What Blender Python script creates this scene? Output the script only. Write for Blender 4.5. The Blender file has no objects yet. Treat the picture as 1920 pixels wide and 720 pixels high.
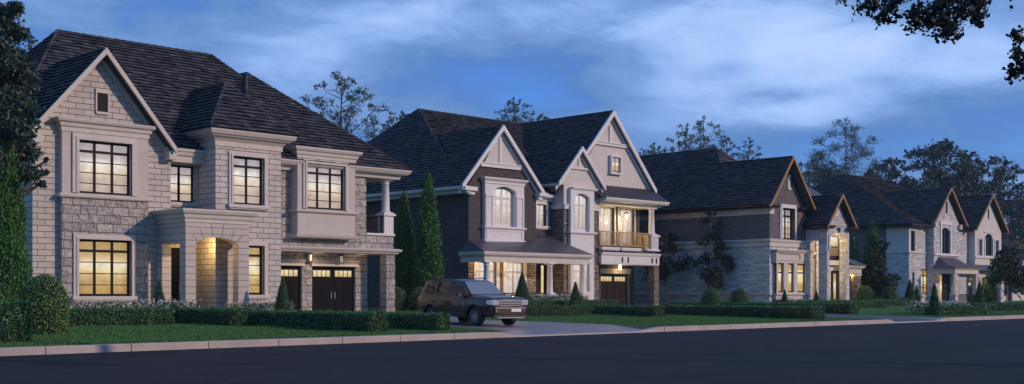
import bpy, bmesh, math, random
import numpy as np
from mathutils import Vector, Matrix
random.seed(7); RNG = np.random.default_rng(7)
SC = bpy.context.scene
COL = SC.collection
R = math.radians
C7 = math.sqrt(.5)
# camera: eye 1.3 m above the road, looking 45 degrees across the street (X = along the street, Y = away from it)
EYE = 1.3; FPX = 2220.0; HOR = 550.5
def ratio(u):
    s = (u - 960) / FPX
    return (1 + s) / (1 - s)
def px(u, Y): return Y * ratio(u)
def py(u, X): return X / ratio(u)
def pz(v, x, y): return EYE + (HOR - v) / FPX * C7 * (x + y)
def zg(y):
    if y < 25.2: return .17
    return .17 + .0168 * (min(y, 42) - 25.2)

# ------------------------------------------------------------------ tagging
def tag(o, label=None, cat=None, group=None, kind=None):
    if label: o['label'] = label
    if cat: o['category'] = cat
    if group: o['group'] = group
    if kind: o['kind'] = kind
    return o
def thing(name, label, cat, loc=(0, 0, 0), rz=0, group=None):
    o = bpy.data.objects.new(name, None); COL.objects.link(o)
    o.empty_display_size = .3
    o.location = loc; o.rotation_euler = (0, 0, rz)
    return tag(o, label, cat, group)

# ------------------------------------------------------------------ mesh collector
class MB:
    def __init__(s): s.v = []; s.f = []; s.m = []
    def add(s, pts, faces, mi=0):
        b = len(s.v); s.v += [tuple(p) for p in pts]
        for f in faces: s.f.append(tuple(b + i for i in f)); s.m.append(mi)
    def quad(s, *p, mi=0): s.add(p, [tuple(range(len(p)))], mi)
    def box(s, x0, x1, y0, y1, z0, z1, mi=0):
        s.add([(x0,y0,z0),(x1,y0,z0),(x1,y1,z0),(x0,y1,z0),(x0,y0,z1),(x1,y0,z1),(x1,y1,z1),(x0,y1,z1)],
              [(0,3,2,1),(4,5,6,7),(0,1,5,4),(1,2,6,5),(2,3,7,6),(3,0,4,7)], mi)
    def fbox(s, fr, a0, a1, z0, z1, d0, d1, mi=0):
        x0, y0, _ = fr.P(a0, 0, d0); x1, y1, _ = fr.P(a1, 0, d1)
        s.box(min(x0,x1), max(x0,x1), min(y0,y1), max(y0,y1), z0, z1, mi)
    def prism(s, pts, off, mi=0):
        n = len(pts); o = Vector(off)
        q = [Vector(p) for p in pts]
        nn = Vector((0,0,0))
        for i in range(n): nn += q[i].cross(q[(i+1) % n])
        if nn.dot(o) > 0: q = q[::-1]
        s.add(q + [p + o for p in q], [tuple(range(n)), tuple(range(2*n-1, n-1, -1))] +
              [((i+1) % n, i, i+n, (i+1) % n + n) for i in range(n)], mi)
    def tube(s, pts, rad, n=8, mi=0, cap=True):
        pts = [Vector(p) for p in pts]; b = len(s.v)
        if not hasattr(rad, '__len__'): rad = [rad] * len(pts)
        for i, p in enumerate(pts):
            d = (pts[min(i+1, len(pts)-1)] - pts[max(i-1, 0)]).normalized()
            a = Vector((0,0,1)) if abs(d.z) < .9 else Vector((1,0,0))
            u = d.cross(a).normalized(); w = d.cross(u)
            for k in range(n):
                t = 2*math.pi*k/n + math.pi/n
                s.v.append(tuple(p + (u*math.cos(t) + w*math.sin(t)) * rad[i]))
        for i in range(len(pts)-1):
            for k in range(n):
                s.f.append((b+i*n+k, b+i*n+(k+1)%n, b+(i+1)*n+(k+1)%n, b+(i+1)*n+k)); s.m.append(mi)
        if cap:
            s.f.append(tuple(b+k for k in range(n))[::-1]); s.m.append(mi)
            e = b+(len(pts)-1)*n
            s.f.append(tuple(e+k for k in range(n))); s.m.append(mi)
    def lathe(s, cx, cy, prof, n=20, mi=0, cap=True):
        b = len(s.v)
        for r, z in prof:
            for k in range(n):
                t = 2*math.pi*k/n
                s.v.append((cx+r*math.cos(t), cy+r*math.sin(t), z))
        for i in range(len(prof)-1):
            for k in range(n):
                s.f.append((b+i*n+k, b+i*n+(k+1)%n, b+(i+1)*n+(k+1)%n, b+(i+1)*n+k)); s.m.append(mi)
        if not cap: return
        s.f.append(tuple(b+k for k in range(n))[::-1]); s.m.append(mi)
        e = b+(len(prof)-1)*n
        s.f.append(tuple(e+k for k in range(n))); s.m.append(mi)
    def sweep(s, path, prof, mi=0):
        """profile [(outward d, z)] carried along a plan path with mitred corners; outward = right of travel"""
        P = [Vector((p[0], p[1])) for p in path]; n = len(P); off = []
        for i in range(n):
            ns = []
            if i > 0: d = (P[i]-P[i-1]).normalized(); ns.append(Vector((d.y, -d.x)))
            if i < n-1: d = (P[i+1]-P[i]).normalized(); ns.append(Vector((d.y, -d.x)))
            if len(ns) == 1: off.append(ns[0])
            else:
                m = (ns[0]+ns[1]); m /= m.length_squared/2; off.append(m)
        b = len(s.v); k = len(prof)
        for i in range(n):
            for d, z in prof:
                q = P[i] + off[i]*d; s.v.append((q.x, q.y, z))
        for i in range(n-1):
            for j in range(k):
                jj = (j+1) % k
                s.f.append((b+i*k+j, b+i*k+jj, b+(i+1)*k+jj, b+(i+1)*k+j)); s.m.append(mi)
        s.f.append(tuple(b+j for j in range(k))); s.m.append(mi)
        s.f.append(tuple(b+(n-1)*k+j for j in range(k))[::-1]); s.m.append(mi)
    def build(s, name, mats, parent=None, smooth=False, recalc=False):
        me = bpy.data.meshes.new(name); me.from_pydata(s.v, [], s.f)
        if not isinstance(mats, (list, tuple)): mats = [mats]
        for m in mats: me.materials.append(m)
        uv = me.uv_layers.new(name='UVMap').data
        Z = Vector((0,0,1))
        for p in me.polygons:
            p.material_index = s.m[p.index]; p.use_smooth = smooth
            nn = p.normal
            if abs(nn.z) > .995: t = Vector((1,0,0)); w = Vector((0,1,0))
            else:
                t = Z.cross(nn).normalized()
                w = nn.cross(t)
            for li in p.loop_indices:
                co = me.vertices[me.loops[li].vertex_index].co
                uv[li].uv = (co.dot(t), co.dot(w) if abs(nn.z) > .02 else co.z)
        if recalc:
            bm = bmesh.new(); bm.from_mesh(me); bmesh.ops.recalc_face_normals(bm, faces=bm.faces); bm.to_mesh(me); bm.free()
        o = bpy.data.objects.new(name, me); COL.objects.link(o)
        if parent: o.parent = parent
        return o

class Fr:
    """a vertical plane: 'F' faces the street (-Y) at Y=c, 'L' faces -X at X=c, 'R' faces +X"""
    def __init__(s, k, c): s.k = k; s.c = c
    def P(s, a, z, d=0):
        if s.k == 'F': return (a, s.c - d, z)
        if s.k == 'L': return (s.c - d, a, z)
        return (s.c + d, a, z)
    def a(s, u): return px(u, s.c) if s.k == 'F' else py(u, s.c)
    def z(s, v, u):
        return pz(v, s.a(u), s.c) if s.k == 'F' else pz(v, s.c, s.a(u))
    def off(s, d): return Fr(s.k, s.c - d if s.k in 'FL' else s.c + d)
    def q(s, mb, pts, d=0, mi=0):
        p = [s.P(a, z, d) for a, z in pts]
        if s.k == 'L': p = p[::-1]
        mb.quad(*p, mi=mi)

def arch_z(a, a0, a1, zs, rise):
    """segmental arch height"""
    h = (a1-a0)/2; c = (a0+a1)/2
    if rise <= 0: return zs
    rr = (h*h + rise*rise)/(2*rise)
    return zs + math.sqrt(max(rr*rr - (a-c)**2, 0)) - (rr - rise)

def wall(mb, fr, a0, a1, z0, z1, ops=(), d=0, reveal=.25, mi=0, mr=None, back=False):
    """wall sheet with rectangular or arched openings (a0,a1,z0,ztop,rise) and their reveals"""
    if mr is None: mr = mi
    As = sorted({a0, a1, *[o[0] for o in ops], *[o[1] for o in ops]})
    Zs = sorted({z0, z1, *[o[2] for o in ops], *[o[3] for o in ops]})
    for i in range(len(As)-1):
        for j in range(len(Zs)-1):
            am = (As[i]+As[i+1])/2; zm = (Zs[j]+Zs[j+1])/2
            if any(o[0] < am < o[1] and o[2] < zm < o[3] for o in ops): continue
            fr.q(mb, [(As[i],Zs[j]),(As[i+1],Zs[j]),(As[i+1],Zs[j+1]),(As[i],Zs[j+1])], d, mi)
    for o in ops:
        b0, b1, c0, c1 = o[:4]; rise = o[4] if len(o) > 4 else 0
        zs = c1 - rise
        def rq(p, q): mb.quad(fr.P(*p, d), fr.P(*q, d), fr.P(*q, d-reveal), fr.P(*p, d-reveal), mi=mr)
        rq((b0, c0), (b0, zs)); rq((b1, zs), (b1, c0)); rq((b1, c0), (b0, c0))
        if rise <= 0: rq((b0, c1), (b1, c1))
        else:
            N = 12; xs = [b0 + (b1-b0)*k/N for k in range(N+1)]
            for k in range(N):
                p, q = xs[k], xs[k+1]
                zp, zq = arch_z(p, b0, b1, zs, rise), arch_z(q, b0, b1, zs, rise)
                fr.q(mb, [(p, zp), (q, zq), (q, c1), (p, c1)], d, mi)
                rq((p, zp), (q, zq))

# ------------------------------------------------------------------ node helpers
class NT:
    def __init__(s, tree): s.t = tree; s.n = tree.nodes; s.l = tree.links
    def node(s, typ, **kw):
        n = s.n.new(typ)
        for k, v in kw.items(): setattr(n, k, v)
        return n
    def set(s, sock, val):
        if isinstance(val, bpy.types.NodeSocket): s.l.new(val, sock)
        elif isinstance(val, (tuple, list)) and len(val) == 3 and sock.type == 'RGBA': sock.default_value = (*val, 1)
        else: sock.default_value = val
    def math(s, op, a, b=0.0, c=None, clamp=False):
        n = s.node('ShaderNodeMath', operation=op); n.use_clamp = clamp
        s.set(n.inputs[0], a); s.set(n.inputs[1], b)
        if c is not None: s.set(n.inputs[2], c)
        return n.outputs[0]
    def mix(s, f, a, b, mode='MIX'):
        n = s.node('ShaderNodeMix', data_type='RGBA', blend_type=mode)
        s.set(n.inputs['Factor'], f)
        s.set(n.inputs[6], a); s.set(n.inputs[7], b)
        return n.outputs[2]
    def noise(s, vec, scale, detail=3, rough=.55, dist=0):
        n = s.node('ShaderNodeTexNoise'); n.inputs['Scale'].default_value = scale
        n.inputs['Detail'].default_value = detail; n.inputs['Roughness'].default_value = rough
        n.inputs['Distortion'].default_value = dist
        if vec is not None: s.l.new(vec, n.inputs['Vector'])
        return n.outputs['Fac']
    def ramp(s, f, stops):
        n = s.node('ShaderNodeValToRGB'); s.set(n.inputs[0], f)
        e = n.color_ramp.elements
        while len(e) > 1: e.remove(e[-1])
        e[0].position, e[0].color = stops[0][0], (*stops[0][1], 1)
        for p, c in stops[1:]: k = e.new(p); k.color = (*c, 1)
        return n.outputs[0]
    def mapr(s, v, a, b, c, d):
        n = s.node('ShaderNodeMapRange'); s.set(n.inputs[0], v)
        for i, x in enumerate((a, b, c, d)): n.inputs[i+1].default_value = x
        return n.outputs[0]
    def bump(s, h, dist, strength=1.0):
        n = s.node('ShaderNodeBump'); n.inputs['Distance'].default_value = dist
        n.inputs['Strength'].default_value = strength; s.l.new(h, n.inputs['Height'])
        return n.outputs[0]
def newmat(name):
    m = bpy.data.materials.new(name); m.use_nodes = True
    nt = NT(m.node_tree); b = m.node_tree.nodes['Principled BSDF']
    return m, nt, b
def pmat(name, col, rough=.6, metal=0, var=.12, vscale=3.0, bump=.0, bscale=40, spec=.5, coat=0):
    m, nt, b = newmat(name)
    tc = nt.node('ShaderNodeTexCoord').outputs['Object']
    f = nt.noise(tc, vscale, 4)
    k = nt.mapr(f, .3, .7, 1-var, 1+var)
    mul = nt.node('ShaderNodeVectorMath', operation='SCALE'); mul.inputs[0].default_value = col
    nt.l.new(k, mul.inputs['Scale']); nt.l.new(mul.outputs[0], b.inputs['Base Color'])
    b.inputs['Roughness'].default_value = rough; b.inputs['Metallic'].default_value = metal
    b.inputs['Specular IOR Level'].default_value = spec
    b.inputs['Coat Weight'].default_value = coat
    if bump: nt.l.new(nt.bump(nt.noise(tc, bscale, 4), bump), b.inputs['Normal'])
    return m
def brickmat(name, c1, c2, mortar, bw, bh, ms, bump=.01, nb=0.0, nscale=9, distort=0, rough=.85, bias=0, offs=.5, var=.25, big=.0):
    m, nt, b = newmat(name)
    uv = nt.node('ShaderNodeTexCoord').outputs['UV']; vec = uv
    if distort:
        nn = nt.node('ShaderNodeTexNoise'); nn.inputs['Scale'].default_value = 1.7; nn.inputs['Detail'].default_value = 2
        nt.l.new(uv, nn.inputs['Vector'])
        sc = nt.node('ShaderNodeVectorMath', operation='SCALE'); sc.inputs['Scale'].default_value = distort
        nt.l.new(nn.outputs['Color'], sc.inputs[0])
        ad = nt.node('ShaderNodeVectorMath', operation='ADD'); nt.l.new(uv, ad.inputs[0]); nt.l.new(sc.outputs[0], ad.inputs[1])
        vec = ad.outputs[0]
    br = nt.node('ShaderNodeTexBrick'); nt.l.new(vec, br.inputs['Vector'])
    br.offset = offs; br.squash = 1
    if big: br.squash = big; br.squash_frequency = 3
    for k, v in (('Scale', 1), ('Mortar Size', ms), ('Mortar Smooth', .2), ('Bias', bias), ('Brick Width', bw), ('Row Height', bh)):
        br.inputs[k].default_value = v
    br.inputs['Color1'].default_value = (*c1, 1); br.inputs['Color2'].default_value = (*c2, 1); br.inputs['Mortar'].default_value = (*mortar, 1)
    n1 = nt.noise(uv, nscale, 5, .65); n2 = nt.noise(uv, .6, 3)
    k = nt.math('MULTIPLY', nt.mapr(n1, .25, .75, 1-var, 1+var), nt.mapr(n2, .3, .7, .9, 1.08))
    mul = nt.node('ShaderNodeVectorMath', operation='SCALE'); nt.l.new(br.outputs['Color'], mul.inputs[0]); nt.l.new(k, mul.inputs['Scale'])
    nt.l.new(mul.outputs[0], b.inputs['Base Color'])
    h = nt.math('MULTIPLY', nt.math('SUBTRACT', 1.0, br.outputs['Fac']), 1.0)
    n = nt.bump(h, bump)
    if nb:
        b2 = nt.node('ShaderNodeBump'); b2.inputs['Distance'].default_value = nb
        nt.l.new(nt.noise(uv, nscale*.55, 5, .6, .4), b2.inputs['Height']); nt.l.new(n, b2.inputs['Normal']); n = b2.outputs[0]
    nt.l.new(n, b.inputs['Normal']); b.inputs['Roughness'].default_value = rough
    b.inputs['Specular IOR Level'].default_value = .3
    return m
def leafmat(name, c1, c2, rough=.55, trans=.0):
    m, nt, b = newmat(name)
    g = nt.node('ShaderNodeNewGeometry')
    nt.l.new(nt.ramp(g.outputs['Random Per Island'], [(0, c1), (1, c2)]), b.inputs['Base Color'])
    b.inputs['Roughness'].default_value = rough; b.inputs['Specular IOR Level'].default_value = .35
    return m
def glowpane(name, stops, strength, refl=.06, vs=(.15, 1.6), drape=0):
    """lit window: blinds, room light and sky reflection painted as emission, glossy glass in front"""
    m, nt, b = newmat(name)
    tc = nt.node('ShaderNodeTexCoord').outputs['UV']
    sp = nt.node('ShaderNodeSeparateXYZ'); nt.l.new(tc, sp.inputs[0])
    cb = nt.node('ShaderNodeCombineXYZ')
    nt.l.new(nt.math('MULTIPLY', sp.outputs[0], vs[0]), cb.inputs[0]); nt.l.new(nt.math('MULTIPLY', sp.outputs[1], vs[1]), cb.inputs[1])
    oi = nt.node('ShaderNodeObjectInfo'); nt.l.new(nt.math('MULTIPLY', oi.outputs['Random'], 9.0), cb.inputs[2])
    f = nt.noise(cb.outputs[0], 1.0, 2, .4)
    f2 = nt.noise(tc, 2.6, 3)
    gen = nt.node('ShaderNodeTexCoord').outputs['Generated']; gs = nt.node('ShaderNodeSeparateXYZ'); nt.l.new(gen, gs.inputs[0])
    zz = nt.math('ADD', gs.outputs[2], nt.math('MULTIPLY', nt.math('SUBTRACT', f, .5), .30))
    edge = nt.math('ABSOLUTE', nt.math('SUBTRACT', gs.outputs[0], .5))
    cur = nt.mapr(edge, .30, .46, 1.0, .80)
    k = nt.math('MULTIPLY', cur, nt.mapr(f2, .3, .7, .78, 1.14))
    if drape: k = nt.math('MULTIPLY', k, nt.math('ADD', 1.0, nt.math('MULTIPLY', nt.math('SINE', nt.math('MULTIPLY', sp.outputs[0], 34.0)), drape)))
    rc = nt.ramp(zz, stops); mul = nt.node('ShaderNodeVectorMath', operation='SCALE'); nt.l.new(rc, mul.inputs[0]); nt.l.new(k, mul.inputs['Scale']); col = mul.outputs[0]
    nt.l.new(col, b.inputs['Emission Color']); b.inputs['Emission Strength'].default_value = strength
    b.inputs['Base Color'].default_value = (.03, .03, .035, 1); b.inputs['Roughness'].default_value = refl
    return m

# ------------------------------------------------------------------ fast foliage
def leafmesh(name, P, size, mats, parent=None, aspect=1.7, up=0.0, core=None, nrm=None, align=0.0):
    """P: n x 3 leaf centres -> one mesh of small bent leaf quads; core: optional MB of the dense inside"""
    n = len(P); P = np.asarray(P, float)
    size = np.asarray(size, float) * np.ones(n) * RNG.uniform(.7, 1.3, n)
    d = RNG.normal(size=(n, 3)); d[:, 2] += up * 2
    d /= np.linalg.norm(d, axis=1)[:, None]
    w = RNG.normal(size=(n, 3))
    if nrm is not None:
        nn = np.asarray(nrm) * align + RNG.normal(size=(n, 3)) * (1 - align)
        nn /= np.linalg.norm(nn, axis=1)[:, None]
        w = np.cross(nn, d)
        d = np.cross(w, nn); d /= np.linalg.norm(d, axis=1)[:, None] + 1e-9
    w -= d * np.sum(w*d, axis=1)[:, None]; w /= np.linalg.norm(w, axis=1)[:, None] + 1e-9
    L = d * (size * .5 * aspect**.5)[:, None]; W = w * (size * .5 / aspect**.5)[:, None]
    V = np.empty((n, 4, 3)); V[:, 0] = P - L; V[:, 1] = P + W; V[:, 2] = P + L; V[:, 3] = P - W
    V = V.reshape(-1, 3); F = np.arange(4*n).reshape(-1, 4)
    cv = []; cf = []
    if core: cv = core.v; cf = core.f
    nv = len(V) + len(cv); nf = n + len(cf)
    lens = np.array([4]*n + [len(f) for f in cf], dtype=np.int32)
    loops = np.concatenate([F.ravel(), np.array([i + 4*n for f in cf for i in f], dtype=np.int64)]).astype(np.int32)
    me = bpy.data.meshes.new(name); me.vertices.add(nv); me.loops.add(len(loops)); me.polygons.add(nf)
    allv = np.vstack([V, np.array(cv)]) if len(cv) else V
    me.vertices.foreach_set('co', allv.astype(np.float32).ravel())
    me.loops.foreach_set('vertex_index', loops)
    st = np.concatenate([[0], np.cumsum(lens)[:-1]]).astype(np.int32)
    me.polygons.foreach_set('loop_start', st)
    if not isinstance(mats, (list, tuple)): mats = [mats]
    for m in mats: me.materials.append(m)
    if core and len(mats) > 1:
        me.polygons.foreach_set('material_index', np.array([0]*n + [1]*len(cf), dtype=np.int32))
    me.update(calc_edges=True); me.validate()
    o = bpy.data.objects.new(name, me); COL.objects.link(o)
    if parent: o.parent = parent
    return o
# ------------------------------------------------------------------ materials
M = {}
M['ashlar'] = brickmat('ashlar', (.57,.53,.49), (.48,.445,.415), (.12,.108,.10), .60, .228, .012, bump=.03, nb=.004, nscale=14, var=.1)
M['rock'] = brickmat('rock_faced_stone', (.56,.525,.49), (.40,.375,.36), (.16,.148,.14), .66, .335, .016, bump=.12, nb=.30, nscale=7, var=.28)
M['groove'] = brickmat('grooved_render', (.52,.475,.435), (.50,.46,.42), (.12,.105,.10), 40, .262, .009, bump=.03, nb=.003, var=.06)
M['render'] = pmat('smooth_render', (.52,.475,.44), .85, var=.06, bump=.003, bscale=60)
M['trim'] = pmat('cast_stone_trim', (.57,.525,.485), .8, var=.07, bump=.003, bscale=50)
M['white'] = pmat('painted_white_trim', (.66,.65,.66), .6, var=.05)
M['stucco'] = pmat('pale_stucco', (.60,.565,.54), .9, var=.06, bump=.004, bscale=80)
M['brick'] = brickmat('dark_brick', (.085,.070,.070), (.045,.038,.041), (.15,.14,.14), .23, .078, .009, bump=.012, nb=.006, nscale=30, var=.25)
M['brick3'] = brickmat('grey_brick', (.16,.145,.15), (.085,.078,.083), (.24,.23,.235), .24, .085, .010, bump=.012, nb=.006, nscale=30, var=.25)
M['field'] = brickmat('fieldstone', (.34,.29,.25), (.15,.13,.12), (.08,.072,.068), .42, .15, .02, bump=.09, nb=.14, nscale=8, distort=.16, var=.25, big=.6)
M['ledge'] = brickmat('pale_ledgestone', (.80,.79,.81), (.50,.495,.515), (.27,.265,.275), .55, .155, .012, bump=.07, nb=.16, nscale=9, distort=.05, var=.25, big=.7)
M['dark'] = pmat('black_frame', (.006,.006,.007), .55, spec=.15)
M['door'] = pmat('dark_painted_door', (.006,.005,.006), .55, var=.2, spec=.08)
M['brown'] = pmat('brown_door', (.018,.012,.010), .5, var=.2, spec=.12)
M['rail'] = pmat('dark_timber_rail', (.012,.009,.008), .6, spec=.15)
M['ochre'] = pmat('ochre_timber', (.42,.27,.08), .55)
M['copper'] = pmat('stained_timber_barge', (.36,.18,.06), .5, var=.15)
M['gutter'] = pmat('black_gutter', (.02,.018,.02), .4)
M['metalroof'] = pmat('standing_seam_metal', (.085,.083,.095), .42, .3, var=.12)
M['chrome'] = pmat('brushed_metal', (.6,.6,.62), .25, 1.0)
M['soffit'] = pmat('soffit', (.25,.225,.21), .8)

def tilemat(name, c1, c2):
    m, nt, b = newmat(name)
    g = nt.node('ShaderNodeNewGeometry'); uv = nt.node('ShaderNodeTexCoord').outputs['UV']
    c = nt.ramp(g.outputs['Random Per Island'], [(0, c1), (.6, [(x+y)/2 for x, y in zip(c1, c2)]), (1, c2)])
    k = nt.mapr(nt.noise(uv, 5, 4, .7), .25, .75, .72, 1.3)
    mul = nt.node('ShaderNodeVectorMath', operation='SCALE'); nt.l.new(c, mul.inputs[0]); nt.l.new(k, mul.inputs['Scale'])
    nt.l.new(mul.outputs[0], b.inputs['Base Color']); b.inputs['Roughness'].default_value = .8
    nt.l.new(nt.bump(nt.noise(uv, 30, 3), .01), b.inputs['Normal'])
    b.inputs['Specular IOR Level'].default_value = .25
    return m
M['tile1'] = tilemat('roof_shakes', (.026,.027,.032), (.088,.090,.102))
M['tile2'] = tilemat('slate_shingles', (.024,.026,.032), (.080,.085,.098))
M['course_shadow'] = pmat('painted_course_shadow', (.008,.008,.010), .9, spec=.1)  # near-black risers paint the shadow line under each roof course
WARM = [(0, (.56,.34,.11)), (.3, (.62,.40,.14)), (.42, (.98,.76,.38)), (.56, (1.0,.92,.70)), (.66, (.96,.72,.38)), (.78, (.60,.40,.15)), (1, (.54,.35,.12))]
PALE = [(0, (.62,.48,.38)), (.28, (.70,.54,.42)), (.44, (1.0,.82,.60)), (.6, (1.0,.93,.82)), (.72, (.66,.56,.54)), (1, (.46,.41,.44))]  # dim mauve top stops paint a dusk-sky reflection into the panes
M['pane_warm'] = glowpane('lit_pane_warm', WARM, .78)
M['pane_pale'] = glowpane('lit_pane_pale', PALE, .74)
M['pane_gold'] = glowpane('lit_pane_gold', [(0, (.75,.5,.2)), (1, (1,.85,.5))], .8, vs=(.5, .5))
M['pane_white'] = glowpane('lit_pane_curtained', [(0, (.55,.42,.36)), (.5, (.85,.72,.62)), (1, (1,.93,.85))], .78, vs=(.6, .8), drape=.08)
m, nt, b = newmat('dark_glass'); b.inputs['Base Color'].default_value = (.012,.014,.02,1); b.inputs['Roughness'].default_value = .05; M['glass'] = m
def lampmat(name, col, st):
    m, nt, b = newmat(name); b.inputs['Base Color'].default_value = (.8,.75,.65,1)
    b.inputs['Emission Color'].default_value = (*col, 1); b.inputs['Emission Strength'].default_value = st; return m
M['lampdim'] = lampmat('faint_glow_lantern_glass', (1,.9,.75), .25)  # faint glow put into the glass of lanterns that are not lit
M['lampon'] = lampmat('lit_lantern_glass', (1,.72,.35), 14)

# ------------------------------------------------------------------ camera
cam = bpy.data.cameras.new('camera'); co = bpy.data.objects.new('camera', cam); COL.objects.link(co)
cam.sensor_width = 36; cam.lens = 36*FPX/1920; cam.shift_y = (HOR-360)/1920; cam.clip_end = 5000; cam.clip_start = .2
co.location = (0, 0, EYE); co.rotation_euler = (R(90), 0, R(-45)); SC.camera = co
SC.render.resolution_x = 1024; SC.render.resolution_y = 384
SC.view_settings.view_transform = 'Standard'; SC.view_settings.look = 'None'; SC.view_settings.exposure = .12; SC.view_settings.gamma = 1
SC.cycles.use_denoising = True; SC.cycles.max_bounces = 6; SC.cycles.diffuse_bounces = 3; SC.cycles.transparent_max_bounces = 4
SC.cycles.sample_clamp_indirect = 4
# ------------------------------------------------------------------ low sun behind the camera, from the right
SUN_EL = R(20); dx, dy = .50, -.866       # plan direction towards the sun
sun = bpy.data.lights.new('sun', 'SUN'); sun.energy = 2.2; sun.angle = R(.6); sun.color = (1, .73, .55)
so = bpy.data.objects.new('sun', sun); COL.objects.link(so)
sd = Vector((dx*math.cos(SUN_EL), dy*math.cos(SUN_EL), math.sin(SUN_EL)))
so.rotation_euler = sd.to_track_quat('Z', 'Y').to_euler(); so.location = (10, -20, 30)
# ------------------------------------------------------------------ sky
W = bpy.data.worlds.new('World'); SC.world = W; W.use_nodes = True
nt = NT(W.node_tree); nt.n.clear()
out = nt.node('ShaderNodeOutputWorld'); bg = nt.node('ShaderNodeBackground'); nt.l.new(bg.outputs[0], out.inputs[0])
bg.inputs[1].default_value = .1
sky = nt.node('ShaderNodeTexSky'); sky.sky_type = 'NISHITA'; sky.sun_disc = False
sky.sun_elevation = SUN_EL; sky.sun_rotation = math.atan2(dx, dy); sky.altitude = 100; sky.air_density = 1.1; sky.dust_density = .0; sky.ozone_density = 4
tc = nt.node('ShaderNodeTexCoord').outputs['Generated']
sp = nt.node('ShaderNodeSeparateXYZ'); nt.l.new(tc, sp.inputs[0])
az = nt.math('ARCTAN2', sp.outputs[0], sp.outputs[1])            # 0 = +Y, pi/2 = +X
el = nt.math('ARCSINE', sp.outputs[2])
# stretched cloud noise in azimuth / elevation
cb = nt.node('ShaderNodeCombineXYZ'); nt.l.new(nt.math('MULTIPLY', az, 1.0), cb.inputs[0]); nt.l.new(nt.math('MULTIPLY', el, 2.6), cb.inputs[1])
n1 = nt.noise(cb.outputs[0], 3.6, 7, .56, .25)
n2 = nt.noise(cb.outputs[0], 1.2, 3, .5, .2)
def azel(u, v):
    s = (u-960)/FPX; k = (HOR-v)/FPX
    return R(45) + math.atan(s), math.atan(k/math.sqrt(1+s*s))
def blob(u, v, su, sv, amp):
    a0, e0 = azel(u, v)
    a1 = nt.math('DIVIDE', nt.math('SUBTRACT', az, a0), su/FPX); e1 = nt.math('DIVIDE', nt.math('SUBTRACT', el, e0), sv/FPX)
    r2 = nt.math('ADD', nt.math('MULTIPLY', a1, a1), nt.math('MULTIPLY', e1, e1))
    return nt.math('MULTIPLY', nt.math('EXPONENT', nt.math('MULTIPLY', r2, -1.0)), amp)
tot = nt.math('ADD', nt.math('MULTIPLY', nt.math('SUBTRACT', n1, .5), 1.9), nt.math('MULTIPLY', nt.math('SUBTRACT', n2, .5), .6))
for bl in [(1540,110,360,95,.72),(1250,190,130,55,.30),(1480,215,160,22,.35),(1700,60,260,60,.12),(640,60,240,60,.40),(830,25,150,40,.18),(690,130,150,40,.12),
           (1060,150,170,60,-.20),(1420,290,520,42,-.40),(1830,215,170,50,-.18),(170,90,240,120,-.12),(470,120,90,40,.14),(880,170,240,70,-.12),(1300,30,220,40,.12),(1240,60,160,60,.15),(1470,178,80,15,-.30),(1735,190,34,9,-.25),(1380,130,90,16,-.16),(1620,150,60,12,-.12),(300,20,160,40,-.1),(420,60,120,25,.1),(1120,60,90,50,-.12),(1000,30,80,25,.12)]:
    tot = nt.math('ADD', tot, blob(*bl))
n3 = nt.noise(cb.outputs[0], 8.0, 8, .64, .5)
tot = nt.math('ADD', tot, nt.math('MULTIPLY', nt.math('SUBTRACT', n3, .5), 1.5))
dens = nt.mapr(tot, -.22, .95, 0, 1)
cloud = nt.ramp(dens, [(0, (.95,2.1,4.9)), (.2, (1.35,2.7,5.6)), (.42, (1.9,3.4,6.9)), (.58, (2.7,4.4,8.1)), (.75, (3.6,5.4,9.1)), (1, (4.7,6.2,9.7))])
f = nt.mapr(tot, -.75, .0, 0.0, .97)
skyc = nt.node('ShaderNodeVectorMath', operation='MULTIPLY'); nt.l.new(sky.outputs[0], skyc.inputs[0]); skyc.inputs[1].default_value = (.47, .80, 1.55)
tint = nt.mix(f, skyc.outputs[0], cloud)
# below the horizon: dark ground tone
dn = nt.mapr(sp.outputs[2], -.03, 0.0, 0, 1)
fin = nt.mix(dn, (.25,.3,.42), tint)
nt.l.new(fin, bg.inputs[0])

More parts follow.
